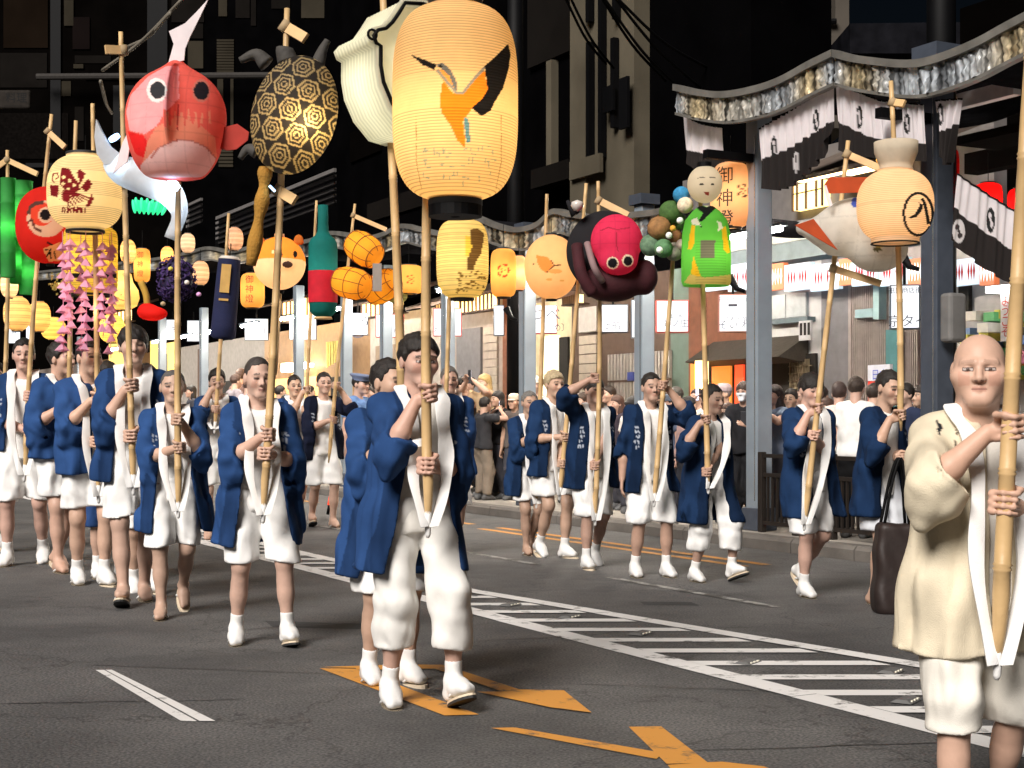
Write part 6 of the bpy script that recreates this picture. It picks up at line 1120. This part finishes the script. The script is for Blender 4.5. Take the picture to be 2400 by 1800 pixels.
def fr(o, name, m_, x0, x1, y0, y1, d=0., th=.3):        # a board facing down the street, on the buildings where the street bends
    c = (W(x0, y0, YE-d)+W(x1, y1, YE-d))/2; k = (YE-d)/FPX
    q = MB().box(c+np.array([0, th/2, 0]), (x1-x0)*k, th, (y1-y0)*k).build(name, m_); return adopt(q, o)
h = thing('townhouse', 'night-dark building with a beige slatted shutter between fish and turtle', 'building', W(560, 985, YE)); fr(h, 'wall', M_DARK, 430, 760, -80, 1012, 0, 4.)
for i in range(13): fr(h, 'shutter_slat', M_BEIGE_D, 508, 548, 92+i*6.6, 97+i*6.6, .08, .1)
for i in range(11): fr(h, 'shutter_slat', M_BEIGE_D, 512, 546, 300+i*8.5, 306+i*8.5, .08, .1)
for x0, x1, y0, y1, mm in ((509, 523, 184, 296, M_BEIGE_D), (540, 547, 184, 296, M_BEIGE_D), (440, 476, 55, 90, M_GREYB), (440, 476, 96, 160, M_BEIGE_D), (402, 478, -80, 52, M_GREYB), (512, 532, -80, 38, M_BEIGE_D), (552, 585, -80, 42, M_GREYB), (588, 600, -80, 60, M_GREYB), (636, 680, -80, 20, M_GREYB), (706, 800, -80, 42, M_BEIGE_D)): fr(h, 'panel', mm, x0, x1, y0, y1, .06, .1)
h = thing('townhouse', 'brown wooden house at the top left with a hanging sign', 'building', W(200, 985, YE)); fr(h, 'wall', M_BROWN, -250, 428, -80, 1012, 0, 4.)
for x0, x1, y0, y1, mm in ((8, 112, -80, 112, mat('night_board2', (.0085, .0056, .0038), spec=0., rough=.85, var=.5, scale=.3)), (170, 210, 40, 115, mat('night_board4', (.006, .0042, .004), spec=0., rough=.85, var=.5, scale=.3)), (118, 142, -80, 330, M_BLACK), (0, 110, 124, 205, M_GREYB), (0, 160, 265, 372, mat('night_board3', (.0048, .004, .0036), spec=0., rough=.85, var=.4)), (120, 166, 190, 225, M_BEIGE_D), (175, 260, 130, 148, M_GREYB), (172, 195, 150, 160, M_BEIGE_D), (60, 330, 382, 392, M_BLACK), (345, 392, -80, 200, M_BLACK), (200, 330, 180, 186, M_BEIGE_D), (265, 340, 200, 330, M_BLACK), (150, 172, 0, 60, M_BEIGE_D), (175, 196, 250, 330, M_GREYB)): fr(h, 'panel', mm, x0, x1, y0, y1, .012*(x0 % 7)+.05, .1)
m = MB(); m.tube([W(86, 180, YE-1), W(720, 176, YE-1)], .16, 8); adopt(m.build('gutter_pipe', mat('pipe_grey', (.05, .046, .043), spec=0., rough=.6)), h)
o = thing('hanging_name_board', 'dim rounded name board with dark characters at the left edge', 'shop sign', W(28, 234, 60)); o.scale = (1.76, 1.76, 1.76); bevel(MB().box((0, 0, 0), .88, .12, .44).build('board', mat('board_pale', (.03, .026, .023), spec=0., rough=.8, var=.25), o), .12, 4); text('料理', .25, M_BLACK, 'lettering', o, (.12, -.063, .02), (1, 0, 0), (0, 0, 1), 0); text('――――', .1, M_BLACK, 'lettering', o, (.05, -.063, -.15), (1, 0, 0), (0, 0, 1), 0)
# louvred awning lit from below, at the left
o = thing('louvred_awning', 'white louvred awning lit from below between dog head and dark banner', 'awning', T(tn(640, 11), 11, zf(640, 490, 11))); AW = mat('awning_white', (.14, .13, .125), .6)
for i in range(6): sp(o, 'slat', AW, (505, 782, zf(640, 468+i*9+(i == 0)*2, 11), zf(640, 462+i*9, 11), 10.8+i*.1, 10.86+i*.1))
sp(o, 'frame', M_BLACK, (504, 512, zf(510, 600, 11), zf(510, 515, 11), 11.3, 11.4)); sp(o, 'frame', M_BLACK, (735, 742, zf(738, 600, 11), zf(738, 515, 11), 11.3, 11.4))
o = thing('louvred_awning', 'small white louvred awning right of the silver fish', 'awning', T(tn(455, 11), 11, zf(455, 490, 11)))
for i in range(5): sp(o, 'slat', AW, (436, 470, zf(455, 486+i*8, 11), zf(455, 480+i*8, 11), 10.8+i*.1, 10.86+i*.1))
# gabled building and roofs at the right
o = thing('gabled_building', 'pale beige gabled building above the high canopy', 'building', W(1860, 190, 30)); m = MB(); m.prism([W(x, y, 30)-W(1860, 190, 30) for x, y in ((1727, 300), (1727, 104), (1885, 54), (1958, 52), (1958, -40), (1990, -40), (1990, 300))][::-1], (0, 5, 0)); m.build('wall', mat('gable_beige', (.085, .074, .062), spec=0., rough=.9, var=.15, scale=1.), o)
m = MB(); m.tube([W(1722, 106, 29.9)-W(1860, 190, 30), W(1886, 52, 29.9)-W(1860, 190, 30), W(1960, 50, 29.9)-W(1860, 190, 30)], .06, 6); m.build('roof_edge', M_BLACK, o)
m = MB(); m.tube([W(1732, 110, 29.95)-W(1860, 190, 30), W(1731, 188, 29.95)-W(1860, 190, 30)], .03, 6); m.build('downpipe', M_GREYB, o)
o = thing('tiled_roof', 'dark tiled roof behind the canopy at the upper right', 'roof', W(2200, 110, 26)); m = MB(); m.prism([W(x, y, 26)-W(2200, 110, 26) for x, y in ((1992, 125), (1992, 55), (2420, 50), (2420, 125))][::-1], (0, 2, 0)); m.build('tiles', mat('roof_tile', (.008, .008, .010), spec=0., rough=.5, var=.5, scale=3, bump=.8, bscale=9), o)
h = house('dim shop building with pale upper wall at the right edge', 2520, 2250, 3.6, 6.2, 13.0, M_BROWN)
sp(h, 'pale_wall', mat('pink_grey', (.42, .37, .38), .8), (2250, 2335, zf(2290, 308, 12.9), zf(2290, 256, 12.9), 12.8, 12.9)); sp(h, 'lit_panel', mat('lit_white', (.6, .57, .58), .6), (2230, 2375, zf(2300, 240, 11), zf(2300, 205, 11), 11, 11.1)); sp(h, 'eave', M_GREYB, (2240, 2440, zf(2300, 350, 11.8), zf(2300, 330, 11.8), 11.4, 12.8)); sp(h, 'eave_drape', M_GREYB, (2260, 2420, zf(2300, 400, 12), zf(2300, 352, 12), 12.0, 12.2))
for i, (px, n, r_, lab) in enumerate(((1208, 10.6, .14, 'black utility pole right of the big lantern'), (2206, 10.5, .15, 'black utility pole above the thick arcade post'))):
    b_ = T(tn(px, n), n, PV); o = thing('utility_pole', lab, 'utility pole', b_); MB().tube([(0, 0, 0), (0, 0, 10)], [r_, r_*.85], 14).build('shaft', M_BLACK, o, True); MB().box((0, 0, 8.6), 1.4, .1, .1).build('crossarm', M_BLACK, o)
for i, (a, b) in enumerate((((1318, -20), (1420, 150)), ((1325, -30), (1438, 160)), ((1395, -30), (1560, 190)), ((1405, -20), (1600, 215)), ((1415, -40), (1640, 205)), ((1440, -10), (1660, 160)))):
    p0, p1 = W(*a, 21), W(*b, 22.5); o = thing('overhead_cable', 'overhead cable in front of the beige building, %s from the left' % ['first', 'second', 'third', 'fourth', 'fifth', 'sixth'][i], 'cable', p0, 'overhead cables'); MB().tube(ribbon_path([p0-p0, (p1-p0)*.5+np.array([0, 0, -.12]), p1-p0], 8), .022, 6).build('wire', M_BLACK, o, True)
for i, (a, b) in enumerate((((430, -5), (240, 165)), ((400, 30), (300, 110)), ((236, 190), (262, 265)))):
    p0, p1 = W(*a, 24), W(*b, 26); o = thing('overhead_cable', 'pale loose cable %s the red fish' % ['above', 'high left of', 'hanging left of'][i], 'cable', p0, 'overhead cables'); MB().tube(ribbon_path([p0-p0, (p1-p0)*.5+np.array([0, 0, -.10]), p1-p0], 8), .03, 6).build('wire', mat('pale_wire', (.16, .14, .11), .6), o, True)
# railing on the kerb
for i, (a, b) in enumerate(((1786, 1866), (1952, 2062), (2104, 2180), (1500, 1560))):
    n = 9.6; t0, t1 = sorted((tn(a, n), tn(b, n))); o = thing('pavement_railing', ['dark kerb railing panel behind the shaggy-haired man', 'dark kerb railing panel left of the tote bag man', 'dark kerb railing panel behind the tote bag', 'dark kerb railing panel between the right file men'][i], 'railing', T(t0, n, PV), 'railing panels on the kerb', math.atan2(UD[1], UD[0])); L = t1-t0; IR = mat('iron_brown', (.035, .028, .024), .5, .4)
    for x in (0, L): bevel(MB().box((x, 0, .42), .07, .07, .84).build('post', IR, o), .01)
    for z in (.10, .60, .80): MB().box((L/2, 0, z), L-.07, .035, .04).build('rail', IR, o)
    for k_ in range(int(L/.075)): MB().box((.08+k_*.075, 0, .35), .022, .022, .46).build('bar', IR, o)
# ------------------------------------------------------------------ onlookers, policeman, things in hands
def cap_hat(col, peak=True, police=False):
    def f(ob, d):
        M = d['hM']; c = d['hc']; m = MB(); rows = []
        if police: pr = [(.095, .045), (.098, .075), (.125, .10), (.13, .115), (.10, .125), (0, .13)]
        else: pr = [(.098, .035), (.10, .07), (.09, .11), (.06, .135), (0, .142)]
        tl = rotx(R(8 if police else 0)); sg = 20
        for r, z in pr: rows.append([c+M@(tl@np.array([r*.95*math.cos(q), r*1.15*math.sin(q)+.012, z])) for q in np.linspace(0, 6.283, sg+1)])
        m.grid(rows); m.build('cap', mat('hat_%d_%d' % (int(col[0]*999), int(col[2]*999)), col, .8, var=.1), ob, True)
        if peak:
            m = MB(); o_ = [(c+M@np.array([.085*math.sin(a), -.095*math.cos(a)+.005, .045])) for a in np.linspace(-1.1, 1.1, 9)]; o2 = [(c+M@np.array([.075*math.sin(a), -.165*math.cos(a)+.01, .028])) for a in np.linspace(-.9, .9, 9)]; m.grid([o_, o2]); m.grid([[p-np.array([0, 0, .006]) for p in o2], [p-np.array([0, 0, .006]) for p in o_]])
            m.build('peak', mat('peak_black', (.012, .012, .014), .3) if police else MC['hat_%d_%d' % (int(col[0]*999), int(col[2]*999))], ob, True)
    return f
CG = 'onlookers along the kerb'
def onlooker(label, px, top, n, yaw, phone=None, hat=None, **kw):
    t = tn(px, n); Y = depth(t, n); root = T(t, n, PV); H = CH+(HY-top)/FPX*Y-PV; kw.setdefault('lhem', .10); kw.setdefault('lcol', (.05, .05, .06)); kw.setdefault('shoe', (.12, .12, .12)); kw.setdefault('vox', 2.0)
    if phone: kw['arms'] = phone
    ob = person(label, root, H, yaw, top=kw.pop('top', 'tee'), towel=False, sock=False, hem=kw.pop('hem', .86), feet=kw.pop('feet', ((-.10, 0, 0, 0), (.10, .02, 0, 0))), group=CG, extra=hat, **kw)
    if phone:
        for sd, a in phone.items():
            if len(a) > 3 and a[3] == 'phone':
                k = H/1.72; p = root+rotz(R(yaw))@((np.asarray(a[1])+np.array([-sd*.03, -.06, .09]))*k); q = thing('phone', 'phone held up by the ' + a[4], 'phone', p, None, R(yaw)); bevel(MB().box((0, 0, 0), .075, .009, .15).build('case', mat('phone_case', (.03, .03, .035), .3), q), .004); MB().box((0, .006, 0), .066, .004, .138).build('screen', glow('phone_screen', (.75, .8, 1.), 1.2), q)
    return ob
up2 = lambda who, y=1.55: {-1: ('pt', (-.09, -.30, y), (-1, .1, -.6), 'no'), 1: ('pt', (.09, -.30, y), (1, .1, -.6), 'phone', who)}
onlooker('black-haired onlooker in profile right of the front man', 1074, 884, 10.1, 75, up2('onlooker in profile right of the front man', 1.42), tcol=(.03, .03, .04), hair='short')
onlooker('onlooker in a dark cap behind the blond photographer', 1104, 886, 10.5, -45, hat=cap_hat((.05, .05, .055)), tcol=(.25, .2, .16), hair='crop')
onlooker('blond woman raising both arms to take a photo', 1141, 878, 10.3, -50, up2('blond woman', 1.62), tcol=(.42, .30, .18), hair='long', hcol=(.40, .26, .10), skin=1.1)
onlooker('onlooker in a black flowered shirt filming with both arms up', 1132, 932, 9.85, 125, up2('onlooker in the black flowered shirt', 1.5), tcol=(.045, .045, .05), hair='short', lcol=(.22, .18, .14))
onlooker('onlooker in dark clothes left of the beige cap', 1172, 918, 10.2, -60, up2('onlooker in dark clothes', 1.35), tcol=(.02, .02, .022), hair='long')
onlooker('onlooker in a beige cap beside the arcade post', 1208, 925, 10.25, -30, hat=cap_hat((.55, .46, .36)), tcol=(.12, .10, .09), hair='crop')
onlooker('onlooker in a white sun hat behind the bleached-hair man', 1262, 884, 10.9, -50, hat=cap_hat((.7, .66, .55)), tcol=(.72, .66, .5), hair='crop')
onlooker('brown-haired onlooker between the two middle men of the right file', 1452, 928, 10.35, -60, tcol=(.05, .04, .05), hair='long', hcol=(.07, .035, .025))
onlooker('woman with a black bun and white top behind the right file', 1478, 930, 10.0, 120, tcol=(.7, .66, .62), hair='bun')
onlooker('onlooker with grey-blue cap right of the man with his fist up', 1572, 926, 10.3, -70, hat=cap_hat((.12, .15, .20)), tcol=(.08, .10, .15), hair='crop')
onlooker('onlooker stretching one arm up with a phone beside the restaurant', 1608, 932, 10.0, 110, {1: ('pt', (.22, -.22, 1.68), (1, .2, -.3), 'phone', 'onlooker stretching one arm up')}, tcol=(.45, .30, .28), hair='long')
onlooker('onlooker in a pinkish hat behind the green doll carrier', 1702, 902, 10.6, -70, hat=cap_hat((.34, .26, .27), False), tcol=(.55, .42, .36), hair='crop', hcol=(.3, .25, .24))
onlooker('masked onlooker all in black filming with a phone', 1745, 896, 9.95, -28, {-1: ('pt', (-.12, -.30, 1.02), (-1, .1, -.6), 'no'), 1: ('pt', (.16, -.33, 1.20), (1, .1, -.6), 'phone', 'masked onlooker in black')}, tcol=(.022, .022, .025), lcol=(.018, .018, .02), hair='fringe', hcol=(.05, .03, .022), mask=True, vox=1.3, shoe=(.5, .48, .46))
onlooker('onlooker in a grey shirt left of the masked one', 1712, 946, 10.15, -60, tcol=(.10, .11, .13), hair='long', hcol=(.06, .03, .02))
onlooker('woman with long hair and blue-grey top right of the grey post', 1822, 904, 10.35, -60, up2('woman in the blue-grey top', 1.4), tcol=(.14, .18, .26), hair='long', hcol=(.03, .02, .018))
onlooker('dark-haired onlooker partly hidden by the shaggy-haired man', 1856, 914, 10.5, -30, tcol=(.2, .21, .23), hair='short')
onlooker('onlooker in a pale pink shirt seen from behind', 1966, 898, 10.3, 165, tcol=(.62, .48, .44), hair='short', hcol=(.05, .03, .025))
onlooker('onlooker in a white T-shirt and black trousers with his back turned', 2004, 884, 9.95, 150, tcol=(.72, .71, .69), hair='short', hcol=(.045, .03, .022), lcol=(.012, .012, .013), vox=1.3)
onlooker('girl with brown hair low behind the railing', 1942, 936, 10.45, -60, tcol=(.35, .2, .15), hair='long', hcol=(.06, .03, .02))
onlooker('onlooker in dark blue behind the tote bag man', 2128, 900, 10.2, -60, tcol=(.03, .04, .08), hair='short')
onlooker('far onlooker with a bald crown behind the men in socks', 578, 890, 10.2, 140, tcol=(.45, .4, .45), hair='thin', hcol=(.08, .05, .04)); onlooker('far brown-haired onlooker beside the thin man', 548, 878, 10.3, 130, tcol=(.3, .26, .28), hair='short', hcol=(.07, .04, .03)); onlooker('far onlooker with round brown hair under the red cloth', 562, 866, 10.9, 150, tcol=(.2, .12, .1), hair='short', hcol=(.09, .05, .035))
onlooker('far onlooker left of the man with raised arms', 652, 905, 10.2, 110, tcol=(.05, .05, .06), hair='short'); onlooker('far onlooker holding a camera beside the warm shop', 668, 925, 9.9, 110, up2('far onlooker beside the warm shop', 1.4), tcol=(.03, .03, .04), hair='short'); onlooker('far onlooker behind the thin man at the left', 452, 905, 10.4, -60, tcol=(.05, .05, .06), hair='long'); onlooker('far onlooker between tall man and pink streamers', 262, 880, 10.2, -60, tcol=(.35, .2, .08), hair='short'); onlooker('far onlooker between the two leftmost men', 100, 905, 10.2, -60, tcol=(.04, .04, .05), hair='short')
onlooker('dark-suited onlooker hidden behind the front man', 1010, 898, 10.2, -60, tcol=(.03, .03, .04), hair='short'); onlooker('onlooker with glasses-dark hair behind the front man', 985, 905, 10.5, -60, tcol=(.1, .1, .12), hair='short')
for i, (px, top, n, yw, hr, hc, tc) in enumerate(((1342, 905, 10.6, -60, 'short', (.02, .015, .012), (.3, .28, .26)), (1368, 922, 10.3, -50, 'long', (.05, .03, .02), (.12, .06, .06)), (1432, 906, 10.8, -60, 'short', (.03, .02, .015), (.5, .48, .45)), (1545, 915, 10.7, -65, 'long', (.02, .015, .012), (.4, .3, .3)), (1590, 908, 10.9, -60, 'short', (.1, .09, .08), (.1, .12, .2)), (1640, 912, 10.7, -55, 'short', (.03, .02, .02), (.55, .5, .42)), (1668, 920, 10.5, -70, 'long', (.04, .025, .02), (.2, .08, .1)), (1798, 905, 10.7, -60, 'short', (.02, .015, .012), (.12, .12, .13)), (1885, 912, 10.9, -60, 'crop', (.03, .02, .015), (.45, .45, .48)), (1920, 905, 10.9, 140, 'short', (.02, .015, .012), (.1, .14, .2)), (2046, 900, 10.7, 150, 'short', (.03, .02, .015), (.5, .35, .3)), (2165, 905, 10.6, -60, 'long', (.03, .02, .015), (.3, .3, .33)), (1240, 905, 10.9, -60, 'short', (.04, .03, .02), (.2, .2, .22)), (960, 900, 10.6, -60, 'short', (.02, .015, .012), (.4, .36, .3)), (880, 905, 10.4, -60, 'long', (.03, .02, .015), (.12, .1, .12)), (860, 895, 10.8, -60, 'short', (.02, .015, .012), (.35, .3, .25)), (720, 905, 10.6, 120, 'short', (.03, .02, .015), (.45, .42, .4)), (620, 900, 10.7, 130, 'long', (.03, .02, .015), (.3, .1, .1)), (500, 900, 10.7, -60, 'short', (.02, .015, .012), (.3, .3, .3)), (410, 905, 10.3, -60, 'short', (.03, .02, .015), (.1, .1, .12)))):
    onlooker(['grey-shirted onlooker behind the raised arm', 'long-haired onlooker just right of the raised arm', 'pale-shirted onlooker behind the brown lattice house', 'long-haired onlooker behind the blue-grey post', 'grey-haired onlooker at the grey-green pillar', 'onlooker in a cream shirt at the restaurant door', 'long-haired onlooker in dark red at the restaurant', 'onlooker in charcoal right of the grey post', 'onlooker in a light grey shirt by the lattice door', 'onlooker with back turned by the charcoal pillar', 'onlooker in a salmon shirt near the price board', 'long-haired onlooker left of the thick post', 'onlooker behind the grey bearded man', 'onlooker in a tan shirt left of the front man', 'long-haired far onlooker right of the policeman', 'far onlooker in a brown shirt behind the policeman', 'far onlooker in a pale shirt at the warm shop', 'long-haired far onlooker in red at the warm shop', 'far onlooker in grey at the white shutters', 'far onlooker in dark clothes by the amber shop'][i], px, top, n, yw, hair=hr, hcol=hc, tcol=tc, vox=2.4)
# policeman
g = G(838, 1213); 
person('policeman in a light blue shirt and peaked cap behind the front man', g, headH(868, g[1])*.97, 60, top='uniform', tcol=(.16, .28, .55), low='trousers', lhem=.10, lcol=(.012, .016, .035), towel=False, sock=False, shoe=(.012, .012, .014), hem=.88, hair='crop', vox=1.4, extra=cap_hat((.16, .20, .32), True, True), feet=((-.1, 0, 0, 0), (.1, .1, 0, 0)))
o = thing('traffic_baton', 'red traffic baton by the policeman', 'baton', W(772, 1150, 18.6)); MB().tube([(0, 0, -.18), (.06, 0, .18)], .025, 10).build('light_tube', glow('baton_red', (1., .06, .02), .9), o, True); MB().tube([(-.02, 0, -.30), (0, 0, -.18)], .02, 10).build('grip', M_BLACK, o, True)
# tote bag
o = thing('tote_bag', 'large dark brown tote bag hanging from the arm of the man at the right', 'bag', W(2095, 1330, 10.0)); k = 10./FPX
fig(o, 'bag', lambda P: rbox(P, (0, 0, 0), (.13+.0*P[0, 0], .10, .31), .05)-.05*np.clip(-(P[:, 2]-.1), -.3, .5)+.006*np.sin(P[:, 2]*22+P[:, 0]*30), (-.3, -.26, -.42), (.3, .26, .40), .012, (.025, .016, .014), mat('bag_leather', vcol=True, rough=.55, var=.25, bump=.2, bscale=30))
for s_ in (-1, 1): MB().tube(ribbon_path([(-.08, s_*.05, .28), (-.01, s_*.04, .62), (.05, s_*.03, .72), (.09, s_*.05, .28)], 6), .011, 8).build('handle', M_BLACK, o, True)
